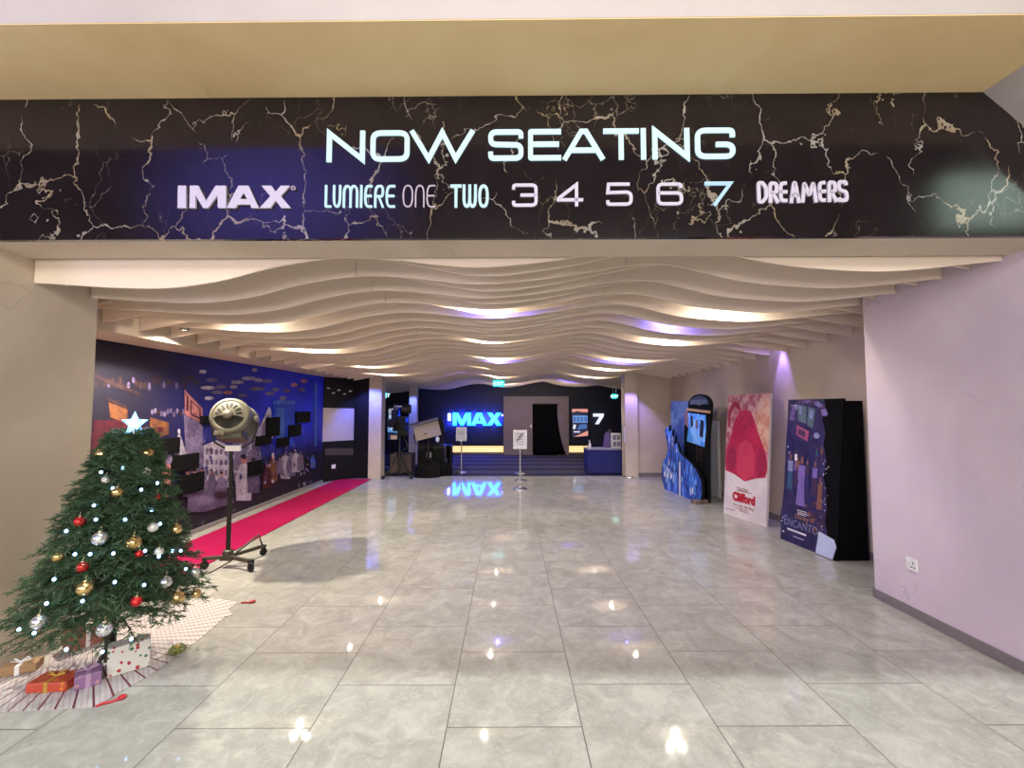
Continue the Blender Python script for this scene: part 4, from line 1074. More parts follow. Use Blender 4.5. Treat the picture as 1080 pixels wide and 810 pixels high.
for i in range(60):
    a = rn_.uniform(0, PI * 1.1); x = .42 + .30 * math.cos(a); y = .885 + .10 * math.sin(a); pl.ell(art, min(.72, x), min(.985, y), rn_.uniform(.02, .06), rn_.uniform(.006, .02), rn_.choice([0, 1, 1, 10]), 2 + i % 3, 9)
pl.poly(art, [(.22, .965), (.40, .95), (.40, .83), (.24, .85)], ink['green'], 6); pl.poly(art, [(.42, .95), (.56, .93), (.52, .80), (.42, .82)], ink['green'], 6)
pl.poly(art, [(.25, .955), (.31, .95), (.31, .89), (.26, .90)], ink['pale'], 7); pl.poly(art, [(.45, .93), (.53, .915), (.51, .86), (.45, .87)], ink['pale'], 7)
pl.poly(art, [(.22, .82), (.46, .78), (.44, .71), (.22, .75)], ink['magenta'], 6); pl.poly(art, [(.26, .795), (.40, .775), (.39, .735), (.26, .755)], ink['plum'], 7)
pl.ell(art, .60, .755, .05, .02, ink['pale'], 7)
def man(x, y, h, top, low, k=8):
    w = h * .22 * pl.h / pl.w * .5
    pl.poly(art, [(x - w, y), (x + w, y), (x + w * .6, y + h * .52), (x - w * .6, y + h * .52)], ink[low], k)
    pl.poly(art, [(x - w * .75, y + h * .48), (x + w * .75, y + h * .48), (x + w * .8, y + h * .76), (x - w * .8, y + h * .76)], ink[top], k + 1)
    pl.ell(art, x, y + h * .88, w * .5, h * .10, ink['plum'], k + 1, 12); pl.ell(art, x, y + h * .85, w * .34, h * .075, ink['skin'], k + 2, 12)
man(.14, .36, .27, 'pale', 'teal'); man(.36, .27, .36, 'lilac', 'lilac'); man(.28, .42, .20, 'orange', 'plum', 6); man(.46, .38, .22, 'plum', 'navy', 6); man(.60, .36, .24, 'lilac', 'plum'); man(.70, .28, .22, 'orange', 'orange')
man(.62, .56, .12, 'teal', 'plum', 5); man(.70, .58, .12, 'orange', 'plum', 5); man(.24, .50, .15, 'white', 'lilac', 5)
for i in range(90):
    pl.ell(art, rn_.uniform(.45, .80), rn_.uniform(.12, .34), rn_.uniform(.01, .045), rn_.uniform(.005, .018), rn_.choice([10, 10, 4, 8, 3, 10]), 3 + i % 3, 8)
for i in range(26): pl.ell(art, rn_.uniform(.70, .84), rn_.uniform(.08, .62), rn_.uniform(.004, .012), rn_.uniform(.002, .006), ink['white'], 9, 7)
for (x, y) in ((.03, .06), (.0, .13), (.02, .155), (.05, .06), (.08, .62), (.05, .66)): pl.ell(art, x + .02, y, .012, .006, ink['white'], 9, 8)
for (x, y, w) in ((.40, .235, .18), (.42, .222, .20), (.40, .21, .16), (.36, .05, .20), (.32, .083, .36), (.14, .955, .10)):
    pl.poly(art, [(x - w / 2, y - .0), (x + w / 2, y - .0), (x + w / 2, y + (.012 if w == .36 else .004)), (x - w / 2, y + (.012 if w == .36 else .004))], ink['white'], 9)
INKN.append(mat('print_gold', (.40, .20, .12), .5)); pl.text(art, 'Disney', .40, .178, .085, 11, 9, shear=.25, squeeze=.9)
pl.text(art, 'E', .10, .115, .165, 0, 9, squeeze=.75); pl.text(art, 'NCANTO', .42, .115, .125, 0, 9, squeeze=.86)
obj('poster_print', art, INKN, t)
bx = MB(); q0, q1 = pl.P(1, 0), pl.P(1, .985); wx = 3.885
bx.add([q0 + Vector((.004, .012, 0)), Vector((wx, q0.y + .012, 0)), Vector((wx, q0.y + .012, q1.z)), q1 + Vector((.004, .012, 0)), q0 + Vector((.004, .035, 0)), Vector((wx, q0.y + .035, 0)), Vector((wx, q0.y + .035, q1.z)), q1 + Vector((.004, .035, 0))],
       [(0, 1, 2, 3), (4, 7, 6, 5), (0, 4, 5, 1), (3, 2, 6, 7), (0, 3, 7, 4), (1, 5, 6, 2)])
obj('side_board', bx, 'matte_black', t)
# white card at its foot
m = MB(); pts = [(.70, .004), (.97, .004), (1.02, .085), (.98, .125), (.74, .145)]
m.ext([(x * pl.w, y * pl.h) for x, y in pts], pl.P(0, 0, 30), pl.u, pl.v, pl.n, .008)
o = tag(obj('info_card', m, mat('card_pale_blue', (.50, .55, .80), .5, var=.03)), 'pale blue-white card stuck to the foot of the dark purple poster board', 'card')
# --- far standee: blue board, cut-out heap of blue glow, dark board with arched top
b0, b1 = at_z(702, 513), at_z(744, 531)
t = thing('movie_standee', 'dark cut-out display with blue streaks and an arched top board, farthest on the right', 'poster', (b0 + b1) / 2, 'poster boards leaning on the right wall')
BLU = noisy('blue_haze_print', (.03, .06, .30), (.12, .20, .48), 2.2); STRK = NT('blue_streak_print')
nn = STRK.noise(STRK.mapping(STRK.co(), (9, 9, 1.6)), 1.2, 5, .7, 1.0)
STRK.set(Base_Color=STRK.ramp(nn.outputs[0], [(.40, (.008, .008, .02)), (.50, (.015, .06, .34)), (.58, (.06, .22, .75)), (.70, (.50, .56, .75))]), Roughness=.35); STRK = STRK.m
BULB = noisy('bright_blue_print', (.03, .22, .80), (.25, .55, .95), 6)
pb_ = Panel(at_z(701, 517) + Vector((.16, .1, 0)), at_z(727, 523) + Vector((.22, .1, 0)), 1.78, .05)
pb_.slab([(0, 0), (1, 0), (1, 1), (0, 1)], .03, [BLU, 'black'], 'back_board', t)
pd = Panel(at_z(715, 520) + Vector((.12, .02, 0)), at_z(744, 531) + Vector((.06, .04, 0)), 1.90, .06)
arch = [(.0, 0), (1, 0), (1.0, .62), (1.06, .80), (1.08, .90)] + [(.62 + .46 * math.cos(a), .895 + .105 * math.sin(a)) for a in [PI * i / 10 for i in range(1, 10)]] + [(.16, .90), (.18, .80), (.0, .80)]
pd.slab(arch, .05, ['matte_black', 'black'], 'dark_board', t)
art = MB()
pd.poly(art, [(.10, .84), (1.08, .815), (1.08, .84), (.10, .865)], 0, 2)
arc2 = [(.62 + .40 * math.cos(a), .90 + .085 * math.sin(a)) for a in [PI * i / 10 for i in range(0, 11)]]
pd.poly(art, arc2[::-1], 1, 2)
for i in range(9): pd.poly(art, [(.30 + i * .07, .90 + .02 * math.sin(i)), (.335 + i * .07, .90), (.345 + i * .07, .945), (.305 + i * .07, .945)], 2, 3)
pd.poly(art, [(.12, .53), (.86, .50), (.92, .66), (.90, .80), (.16, .82), (.2, .68)], 3, 3)
pd.poly(art, [(.30, .66), (.40, .70), (.38, .78), (.28, .80)], 4, 4); pd.poly(art, [(.50, .66), (.58, .66), (.60, .74), (.50, .75)], 5, 4); pd.poly(art, [(.66, .60), (.80, .58), (.84, .74), (.70, .76)], 4, 4)
pd.poly(art, [(.04, .70), (.18, .66), (.20, .78), (.08, .86), (-.02, .80)], 5, 3)
for x in (.55, .64, .74): pd.poly(art, [(x, .36), (x + .012, .36), (x + .012, .50), (x, .50)], 6, 3)
obj('board_print', art, [mat('yellow_band', (.42, .26, .10), .5), mat('dark_teal_print', (.02, .035, .05), .5), mat('grey_glyph', (.16, .19, .20), .5, var=.5), BULB, 'black', mat('brown_print', (.20, .11, .08), .5, var=.4), mat('faint_red_line', (.10, .03, .02), .5)], t)
ps = Panel(at_z(700, 515) + Vector((-.02, -.02, 0)), at_z(739, 530) + Vector((-.05, -.02, 0)), 1.0, .02)
heap = [(.05, 0), (.3, -.005), (.6, 0), (.9, 0), (1.05, .06), (1.10, .22), (1.06, .40), (.95, .55), (.80, .66), (.66, .72), (.5, .80), (.44, .98), (.36, .92), (.38, 1.10), (.28, 1.08), (.30, 1.22), (.18, 1.16), (.20, 1.30), (.06, 1.20), (.10, 1.02), (.16, .82), (.10, .66), (.0, .55), (-.05, .38), (-.04, .18)]
ps.slab(heap, .05, [STRK, 'black'], 'cut_out', t)
art = MB()
for i in range(40):
    x = rn_.uniform(.05, .95); y = rn_.uniform(.05, .52); ps.poly(art, [(x, y), (x + .03, y), (x + .035, y + rn_.uniform(.08, .2)), (x + .01, y + .1)], rn_.choice([0, 0, 1, 2]), 1 + i % 3)
for i in range(16):
    x = rn_.uniform(.12, .42); y = rn_.uniform(.75, 1.1); ps.poly(art, [(x, y), (x + .03, y), (x + .02, y + .12)], rn_.choice([2, 3, 4]), 1 + i % 3)
for x in (.06, .16, .26): ps.ell(art, x, .30, .03, .05, 2, 5)
ps.poly(art, [(.5, 0), (.54, 0), (.54, .62), (.5, .62)], 2, 6)
obj('cut_out_print', art, [BULB, mat('mid_blue_print', (.04, .16, .60), .5), TXT_W, 'black', mat('tan_print', (.25, .17, .12), .5)], t)
m = MB(); q = at_z(750, 524) + Vector((.12, .05, 0)); m.box((q.x, q.y, .70), (.05, .26, 1.40), rz=.1); obj('white_prop_board', m, 'paper', t, .004)
m = MB(); q = at_z(738, 530); m.box((q.x - .02, q.y - .04, .03), (.26, .14, .06), rz=.4); obj('foot_piece', m, noisy('foot_print', (.30, .22, .18), (.05, .04, .05), 20), t, .01)

# ------------------------------------------------------------------ FOYER
# tall grey portal with an open doorway
x0, x1 = at_y(531, 440, 15.6).x, at_y(600, 440, 15.6).x; zt = at_y(560, 418, 15.6).z
dx0, dx1 = at_y(561, 440, 15.6).x, at_y(588, 440, 15.6).x; dz = at_y(575, 426.5, 15.6).z
m = MB(); m.span((x0, 15.6, 0), (dx0, 16.1, zt)); m.span((dx1, 15.6, 0), (x1, 16.1, zt)); m.span((dx0, 15.6, dz), (dx1, 16.1, zt))
struct('wall_portal', m, 'taupe', .004)
m = MB(); m.span((dx0, 16.04, 0), (dx1, 16.09, dz)); struct('doorway_shade', m, 'matte_black')  # flat black sheet standing for the shade inside the open doorway
t = thing('door_frame', 'thin pale strip frame on the left of the dark doorway', 'door frame', (dx0, 15.57, 0))
m = MB(); m.span((dx0 - .06, 15.55, 0), (dx0 + .02, 15.60, dz + .02)); obj('jamb', m, 'taupe', t, .004)
m = MB(); m.span((dx0 - .05, 15.545, .95), (dx0 - .02, 15.55, 1.05)); obj('strike_plate', m, 'chrome', t)
# curtain
m = MB(); NX = 36; vs = []
for j in range(9):
    f = j / 8; zz = dz - .01 - (dz - .03) * f
    for i in range(NX + 1):
        a = i / NX; xl = dx0 + .06; xr_ = dx1 - .02 + .30 * f ** 2.2
        vs.append((xl + (xr_ - xl) * a, 15.56 - .03 * math.sin(a * 30) * (.5 + .5 * f), zz))
m.add(vs, [(j * (NX + 1) + i, j * (NX + 1) + i + 1, (j + 1) * (NX + 1) + i + 1, (j + 1) * (NX + 1) + i) for j in range(8) for i in range(NX)], 0, True)
t = thing('door_curtain', 'black curtain hanging in the doorway, flaring to the right at the floor', 'curtain', (dx1, 15.56, 0))
cu = obj('drape', m, 'matte_black', t); sd = cu.modifiers.new('s', 'SOLIDIFY'); sd.thickness = .012
m = MB(); m.tube([(dx0 + .03, 15.56, dz + .012), (dx1 + .05, 15.56, dz + .012)], .012, 8); obj('rail', m, 'black_metal', t)
pn = at_y(590, 440, 15.58); t = thing('wall_notice', 'small pale notice sheet on the grey portal right of the doorway', 'notice', (pn.x, 15.59, pn.z))
m = MB(); m.box((pn.x, 15.592, pn.z), (.24, .01, .30)); obj('sheet', m, mat('grey_sheet', (.26, .23, .26), .6), t)
m = MB()
for k in range(4): m.box((pn.x, 15.585, pn.z + .09 - .055 * k), (.15, .004, .016))
obj('text_lines', m, 'grey_ink', t)
# neon sign
t = thing('neon_sign', 'big cyan neon letters on the dark back wall with a half-lit first letter', 'sign', (at_y(500, 442, 16.06).x, 16.06, at_y(500, 442, 16.06).z))
def npoly(polys, mt, nm='letter', Y=16.06):
    m = MB()
    for q in polys:
        p3 = [at_y(px, py, Y) for px, py in q]; m.ext([(p.x, p.z) for p in p3], (0, Y, 0), (1, 0, 0), (0, 0, 1), (0, -1, 0), .08)
    return obj(nm, m, mt, t)
T, B = 435.2, 448.8
npoly([[(472.5, 443.6), (475.3, 443.6), (475.3, 436), (472.5, 436)]], 'neon_white')
npoly([[(478, B), (481.5, B), (481.5, 440.5), (486, B), (489, B), (493.2, 440.5), (493.2, B), (496.8, B), (496.8, T), (491.5, T), (487.4, 443.6), (483.2, T), (478, T)]], 'neon')
npoly([[(496.9, B), (501.2, B), (502.2, 446.4), (508.8, 446.4), (509.6, B), (514, B), (508, T), (503, T)]], 'neon')
npoly([[(513.4, B), (518.4, B), (521.2, 444.5), (524, B), (529, B), (524, 441.6), (528.6, T), (523.8, T), (521.2, 438.8), (518.8, T), (514, T), (518.6, 441.6)]], 'neon')
npoly([[(528.8, 437), (530.6, 437), (530.6, 438.8), (528.8, 438.8)]], 'neon_white', 'registered_mark')
m = MB(); p3 = [at_y(503.6, 444.0, 15.978), at_y(507.4, 444.0, 15.978), at_y(505.5, 438.6, 15.978)]
m.ext([(p.x, p.z) for p in p3], (0, 15.979, 0), (1, 0, 0), (0, 0, 1), (0, -1, 0), .002); obj('letter_counter', m, 'navy', t)
pn = at_y(500, 442, 15.93); light('neon_glow', 'AREA', (pn.x, 15.93, pn.z), 150, (.03, .06, 1.0), (pn.x, 17, pn.z), 1.9, .4)
# lit base recesses
def led(xa_, xb_, lb):
    a = at_y(xa_, 477, 15.9); b = at_y(xb_, 469.5, 15.9)
    t = thing('light_bench', lb, 'light strip', ((a.x + b.x) / 2, 15.95, 0), 'lit plinths along the back wall')
    m = MB(); m.span((a.x, 15.93, max(.06, a.z)), (b.x, 15.98, b.z - .02)); obj('diffuser', m, 'warm_led', t)
    m = MB(); m.span((a.x, 15.84, b.z - .02), (b.x, 16.09, b.z + .02)); obj('ledge', m, 'black', t)
    m = MB(); m.span((a.x, 15.90, 0), (b.x, 16.09, .06)); obj('plinth', m, 'taupe', t)
led(475, 531, 'long warm glowing plinth under the neon sign'); led(600, 620.5, 'short warm glowing plinth below the portrait screen')
# portrait screen
a = at_y(603.5, 461, 16.0); b = at_y(620, 430.5, 16.0)
t = thing('poster_screen', 'bright portrait screen with blue and orange picture on the dark back wall', 'screen', ((a.x + b.x) / 2, 16.05, a.z))
m = MB(); m.span((a.x - .03, 16.02, a.z - .03), (b.x + .03, 16.09, b.z + .03)); obj('casing', m, 'black', t, .005)
w_, h_ = b.x - a.x, b.z - a.z; m = MB()
def rq(pts, mi, k): m.add([(a.x + w_ * x, 16.019 - .001 * k, a.z + h_ * y) for x, y in pts], [tuple(range(len(pts)))], mi)
rq([(0, 0), (1, 0), (1, 1), (0, 1)], 0, 0); rq([(0, .85), (.3, .9), (.6, .87), (1, .86), (1, .97), (0, .97)], 1, 1); rq([(.05, .5), (.98, .5), (.98, .74), (.05, .74)], 2, 1)
for i in range(4): rq([(.08 + i * .23, .53), (.26 + i * .23, .53), (.26 + i * .23, .70), (.08 + i * .23, .70)], 3, 2)
rq([(.1, .0), (1, .05), (1, .22), (.6, .12)], 1, 1); rq([(.05, .28), (.2, .28), (.25, .42), (.1, .44)], 4, 1); rq([(.3, .25), (.95, .30), (.9, .45), (.5, .44)], 3, 1); rq([(.1, .16), (.5, .16), (.5, .2), (.1, .2)], 4, 1)
E = lambda n, c, s=1.0: mat(n, (.02, .02, .02), .3, emit=c, es=s)
obj('picture', m, [E('screen_dark', (.02, .02, .06)), E('screen_coral', (.75, .30, .22)), E('screen_blue', (.16, .34, .75)), E('screen_deep', (.06, .14, .38)), E('screen_white', (.8, .8, .9))], t)
# big 7
t = thing('hall_number', 'glowing white numeral 7 on the dark back wall beside the portrait screen', 'sign', at_y(631, 447, 16.06))
npoly([[(625.4, 436.2), (636.4, 436.2), (636.4, 438.6), (631, 447.3), (627.6, 447.3), (632.4, 439.4), (625.4, 439.4)]], mat('lit_numeral', (.9, .9, .95), .4, emit=(.80, .86, 1.0), es=.9), 'numeral')
# exit signs
def exit_sign(px, py, w, h, Y, lb, hang):
    p = at_y(px, py, Y); W_ = w / F * Y; H_ = h / F * Y
    t = thing('exit_sign', lb, 'exit sign', (p.x, Y, p.z))
    obj('box', MB().box(p, (W_, .05, H_)), 'exit', t, .006)
    q = text_mb('EXIT', H_ * .8, p + Vector((0, -.027, -H_ * .28)), (1, 0, 0), (0, 0, 1), (0, -1, 0), .001, 0, 'CENTER', fatten=.004); obj('word', q, 'exit_ink', t)
    m = MB()
    for s in (-1, 1):
        m.tube([p + Vector((s * W_ * .35, 0, H_ / 2)), (p.x + s * W_ * .35, p.y, 3.21)], .006, 6)
    obj('hanger', m, 'chrome', t)
exit_sign(526, 404.5, 12, 6.5, 12.2, 'blue-green EXIT sign hanging from the middle of the ceiling', .55)
exit_sign(648, 418, 4.5, 5, 14.8, 'small green EXIT sign at the far right above the blue table', .9)
exit_sign(406.5, 417, 2.5, 6, 12.6, 'small green EXIT sign just right of the blue-lit left column', .8)

# sign stands
def sign_stand(px, pbase, ptop, pbot, wpx, label, art_kind, Y=None):
    g = at_z(px, pbase); Y = g.y
    t = thing('sign_stand', label, 'sign stand', g, 'floor sign stands')
    m = MB(); m.lathe([(.145, 0), (.145, .012), (.13, .02), (.035, .030), (.02, .045)], g, seg=28); obj('base', m, 'chrome', t)
    zt_ = at_y(px, ptop, Y - .02).z; zb_ = at_y(px, pbot, Y - .02).z; W_ = wpx / F * Y
    m = MB(); m.tube([g + UZ * .03, (g.x, g.y, zb_ + .04)], .016, 12); m.lathe([(.024, zb_ - .03), (.024, zb_ + .01)], g, seg=12); obj('pole', m, 'chrome', t)
    c = Vector((g.x, g.y - .03, (zt_ + zb_) / 2)); hh = zt_ - zb_
    m = MB(); m.box(c, (W_, .022, hh)); fr = obj('frame', m, 'chrome', t, .004)
    m = MB(); m.box(c - Vector((0, .0115, 0)), (W_ - .025, .004, hh - .025)); sh = obj('sheet', m, 'paper' if art_kind != 'b' else mat('lilac_sheet', (.62, .55, .72), .5), t)
    m = MB()
    if art_kind == 'b':
        m.ext([(-.40, -.40), (.42, -.40), (.42, -.05)], c - Vector((0, .0145, 0)), (W_, 0, 0), (0, 0, hh), (0, -1, 0), .0006)
        for k in range(3): m.box(c + Vector((-.05 * W_, -.0145, hh * (.34 - .09 * k))), (W_ * (.6 - .12 * k), .001, hh * .035))
    elif art_kind == 'a':
        m.ext([(-.3, -.1), (.05, .32), (.3, .36), (-.02, -.02)], c - Vector((0, .0145, 0)), (W_, 0, 0), (0, 0, hh), (0, -1, 0), .0006)
        for k in range(5): m.box(c + Vector((0, -.0145, hh * (.30 - .14 * k))), (W_ * .55, .001, hh * .03))
    else:
        for k in range(2): m.box(c + Vector((0, -.0145, hh * (.12 - .12 * k))), (W_ * .42, .001, hh * .03))
    obj('printed_lines', m, 'grey_ink', sh)
sign_stand(548.5, 516, 453.5, 473.5, 14.5, 'silver sign stand with a printed white sheet, nearest, in the middle of the floor', 'a')
sign_stand(486.5, 498.5, 450.5, 465, 11.2, 'silver sign stand with a nearly blank sheet below the neon sign', 'c')
sign_stand(664, 503, 449.5, 467, 13, 'silver sign stand with a lilac sheet beside the blue table', 'b')
# retractable barrier posts behind the middle stand
def post(px, pbase, label):
    g = at_z(px, pbase); t = thing('barrier_post', label, 'barrier post', g, 'barrier posts behind the middle sign stand')
    m = MB(); m.lathe([(.15, 0), (.15, .012), (.13, .022), (.03, .03)], g, seg=28); obj('base', m, 'chrome', t)
    m = MB(); m.tube([g + UZ * .02, g + UZ * .78], .022, 14); obj('pole', m, 'chrome', t)
    m = MB(); m.lathe([(.028, .74), (.028, .80), (.02, .81)], g, seg=16); obj('head', m, 'black', t)
post(548.8, 507, 'low steel barrier post close behind the nearest sign stand'); post(549.2, 499.5, 'steel barrier post farther behind the nearest sign stand')

# blue table with things on it
g0, g1 = at_z(620, 500.5), at_z(664, 501.5); ztab = at_y(640, 474.5, g0.y).z
t = thing('draped_table', 'table under a plain dark blue cloth in front of the far right column', 'table', ((g0.x + g1.x) / 2, g0.y + .35, 0))
cx_, w_ = (g0.x + g1.x) / 2 - .01, (g1.x - g0.x); MBLU = mat('blue_table_cloth', (.012, .016, .13), .8, var=.1)
m = MB(); m.span((cx_ - w_ / 2, g0.y, .02), (cx_ + w_ / 2, g0.y + .55, ztab - .004)); obj('cloth', m, MBLU, t, .012)
m = MB(); m.span((cx_ - w_ / 2 - .01, g0.y - .012, ztab - .004), (cx_ + w_ / 2 + .01, g0.y + .56, ztab + .022)); obj('tabletop', m, mat('grey_table_top', (.22, .22, .27), .5), t, .006)
m = MB(); [m.span((cx_ + sx_ * (w_ / 2 - .08) - .02, g0.y + .25 + sy_ * .2 - .02, 0), (cx_ + sx_ * (w_ / 2 - .08) + .02, g0.y + .25 + sy_ * .2 + .02, .03)) for sx_ in (-1, 1) for sy_ in (-1, 1)]; obj('feet', m, 'black_metal', t)
zt2 = ztab + .022; b = at_y(622, 473, g0.y + .1)
t = thing('sanitizer_bottle', 'small white pump bottle on the left end of the blue table', 'bottle', (b.x, g0.y + .1, zt2))
m = MB(); m.lathe([(.032, 0), (.034, .01), (.034, .11), (.015, .14), (.015, .15)], (b.x, g0.y + .1, zt2), seg=18); obj('body', m, 'white', t)
m = MB(); m.lathe([(.016, .15), (.016, .17), (.006, .175), (.006, .20)], (b.x, g0.y + .1, zt2), seg=12); m.box((b.x - .012, g0.y + .1, zt2 + .203), (.045, .014, .012)); obj('pump', m, 'white', t)
b = at_y(650, 470, g0.y + .25); hz = at_y(650, 457, g0.y + .25).z - zt2
t = thing('leaflet_rack', 'small white leaflet holder on the right of the blue table', 'leaflet holder', (b.x, g0.y + .25, zt2))
m = MB(); m.box((b.x, g0.y + .3, zt2 + hz / 2), (.22, .16, hz)); obj('case', m, 'paper', t, .004)
m = MB(); [m.box((b.x + sx_ * .05, g0.y + .218, zt2 + hz * (.72 if k else .28)), (.08, .006, hz * .32)) for sx_ in (-1, 1) for k in (0, 1)]; obj('leaflet', m, mat('leaflet_print', (.22, .18, .28), .5, var=.5, scale=40), t)
b = at_y(644, 470, g0.y + .35)
t = thing('gift_bag', 'purple paper bag leaning behind the leaflet holder on the blue table', 'bag', (b.x, g0.y + .4, zt2))
m = MB(); m.ext([(-.10, 0), (.10, 0), (.07, .36), (.0, .40), (-.06, .33)], (b.x - .07, g0.y + .40, zt2), (1, 0, 0), (0, 0, 1), (0, 1, 0), .10); obj('bag_body', m, mat('purple_paper_bag', (.12, .07, .22), .6), t, .006)
m = MB(); m.tube([(b.x - .04, g0.y + .41, zt2 + .36), (b.x - .02, g0.y + .41, zt2 + .46), (b.x + .02, g0.y + .41, zt2 + .46), (b.x + .03, g0.y + .41, zt2 + .37)], .004, 6); obj('handle', m, MLI, t)

# ------------------------------------------------------------------ film equipment at the end of the carpet
g = at_z(421, 503.5)
t = thing('camera_crane', 'black film camera head on a tripod at the end of the red carpet', 'film camera', g)
K = g.y / F
def pz(py): return at_y(421, py, g.y).z
for (dx_, dy_) in ((-.30, -.30), (.34, -.26), (.22, .20)):
    m = MB(); m.tube([g + Vector((dx_ * .12, dy_ * .12, .55)), g + Vector((dx_ * .7, dy_ * .7, .16)), g + Vector((dx_, dy_, .05))], .016, 8); lg = obj('leg', m, 'black_metal', t)
    m = MB(); m.lathe([(0, -.016), (.045, -.016), (.045, .016), (0, .016)], g + Vector((dx_, dy_, .046)), (dy_, -dx_, 0), 14); obj('caster_wheel', m, 'rubber', lg)
m = MB(); m.tube([g + UZ * .1, (g.x, g.y, pz(452))], .028, 12); m.lathe([(.05, .5), (.05, .62)], g, seg=12); obj('column', m, 'black_metal', t)
m = MB(); m.box((g.x + .02, g.y, pz(447)), (.30, .36, .34)); m.box((g.x - .10, g.y, pz(438)), (.16, .26, .26)); m.box((g.x + .10, g.y - .1, pz(456)), (.22, .2, .16)); obj('camera_body', m, 'black', t, .015)
m = MB(); m.lathe([(.11, 0), (.11, .20), (.085, .22)], (g.x + .05, g.y - .02, pz(431.5)), (1, .2, 0), 20); m.lathe([(.11, 0), (.11, .10)], (g.x - .16, g.y, pz(431)), (1, .2, 0), 20); obj('film_magazine', m, 'black_metal', t)
m = MB(); m.box((g.x + .02, g.y - .02, pz(428.7)), (.30, .10, .035), rz=.1); obj('top_handle', m, mat('worn_aluminium', (.30, .29, .28), .4, .5), t, .008)
m = MB(); m.lathe([(.07, 0), (.07, .18), (.10, .22), (.10, .24)], (g.x - .05, g.y - .16, pz(446)), (-.3, -1, 0), 20); obj('lens', m, 'black_metal', t)
m = MB(); m.tube([(g.x + .1, g.y - .1, pz(460)), (g.x + .28, g.y - .3, pz(470)), (g.x + .16, g.y - .35, pz(474))], .012, 8); obj('pan_bar', m, 'black_metal', t)
# big softbox style studio light with barn door
g = at_z(449, 502); Yg = g.y
def pe(px, py, dy=0.0): return at_y(px, py, Yg + dy)
t = thing('studio_softlight', 'large black studio light with a tilted beige front panel near the far left', 'lamp', g)
c = pe(450.5, 454.5); wd = 27 / F * Yg; hd = 15.5 / F * Yg
rot = Matrix.Rotation(R(-14), 3, 'Y') @ Matrix.Rotation(R(8), 3, 'Z')
m = MB(); m.box(c, (wd, .03, hd), rot=rot); fp = obj('front_panel', m, mat('beige_panel', (.40, .34, .30), .6, var=.06), t, .006)
m = MB(); m.box(c + rot @ Vector((-.06, -.018, -.06)), (.09, .008, .02), rot=rot); obj('badge', m, 'black', fp)
m = MB(); m.box(c + rot @ Vector((.10, .30, .02)), (wd * 1.05, .54, hd * 1.18), rot=rot); obj('housing', m, 'black', t, .03)
m = MB(); m.box(c + rot @ Vector((-.03, .10, hd * .64)), (wd * 1.12, .40, .025), rot=rot @ Matrix.Rotation(R(8), 3, 'X')); obj('barn_door', m, mat('grey_flap', (.20, .18, .17), .6), t, .004)
m = MB(); m.box(c + rot @ Vector((wd * .62, .10, 0)), (.02, .36, hd * .95), rot=rot); obj('barn_door', m, 'black', t, .004)
m = MB(); m.tube([(g.x, g.y + .3, .10), (g.x, g.y + .3, c.z)], .035, 12); obj('pole', m, 'black_metal', t)
m = MB(); m.tube([c + rot @ Vector((-wd * .55, .3, 0)), (g.x - .32, g.y + .3, c.z - .32), (g.x, g.y + .3, c.z - .38), (g.x + .36, g.y + .3, c.z - .30), c + rot @ Vector((wd * .62, .3, 0))], .016, 8); obj('yoke', m, 'black_metal', t)
for (dx_, dy_) in ((-.26, .34), (.26, .34), (0, .48)):
    m = MB(); m.tube([(g.x, g.y + .3, .45), (g.x + dx_, g.y + dy_, .02)], .016, 8); obj('leg', m, 'black_metal', t)
m = MB(); p = pe(461.5, 463.5, -.02); m.ball(p, .05, 0, 14, 10, (1, .6, 1.4)); m.tube([p, p + Vector((-.02, .2, .08))], .012, 6); obj('handle_knob', m, 'white', t)
# black cloth covered case behind the light
t = thing('equipment_case', 'tall black equipment case under the tilted studio light', 'case', pe(452, 490, .55) * 1)
cc = pe(452, 486, .85)
m = MB(); m.span((cc.x - .24, cc.y - .2, .0), (cc.x + .42, cc.y + .35, .62)); obj('body', m, 'black', t, .03)
m = MB(); m.span((cc.x - .24, cc.y - .21, .60), (cc.x + .42, cc.y + .36, .68)); obj('lid', m, 'black_metal', t, .015)
m = MB(); [m.box((cc.x + s * .2, cc.y - .225, .6), (.05, .02, .09)) for s in (-1, 1)]; obj('latch', m, 'black_metal', t)
# slumped black bags
def bag(px, pbase, w, h, lb, seed):
    g = at_z(px, pbase); r = random.Random(seed); m = MB(); seg, rg = 22, 12; vs = []
    for i in range(rg + 1):
        ph = PI / 2 * i / rg
        for j in range(seg):
            th = 2 * PI * j / seg; k = 1 + .10 * math.sin(3 * th + seed) * math.sin(2 * ph) + .05 * math.sin(7 * th + i)
            vs.append((g.x + w / 2 * math.cos(th) * (math.sin(ph) ** .5) * k, g.y + .2 + w * .3 * math.sin(th) * (math.sin(ph) ** .5) * k, h * math.cos(ph) * (1 + .06 * math.sin(2 * th + seed))))
    m.add(vs, [(i * seg + j, (i + 1) * seg + j, (i + 1) * seg + (j + 1) % seg, i * seg + (j + 1) % seg) for i in range(rg) for j in range(seg)], 0, True)
    m.add(vs[-seg:], [tuple(range(seg))])
    t = thing('equipment_bag', lb, 'bag', g, 'black bags by the studio light'); obj('bag_body', m, mat('black_canvas', (.007, .006, .007), .9, var=.3, scale=20, spec=.1), t)
    m = MB(); m.tube([(g.x - w * .2, g.y + .12, h * .86), (g.x - w * .05, g.y + .05, h * 1.12), (g.x + w * .12, g.y + .05, h * 1.12), (g.x + w * .25, g.y + .12, h * .84)], .012, 6); obj('strap', m, 'matte_black', t)
bag(449, 504.5, .62, .36, 'slumped black canvas bag in front of the studio light', 1)
bag(466, 502.6, .46, .30, 'smaller black canvas bag to the right of the slumped one', 2)
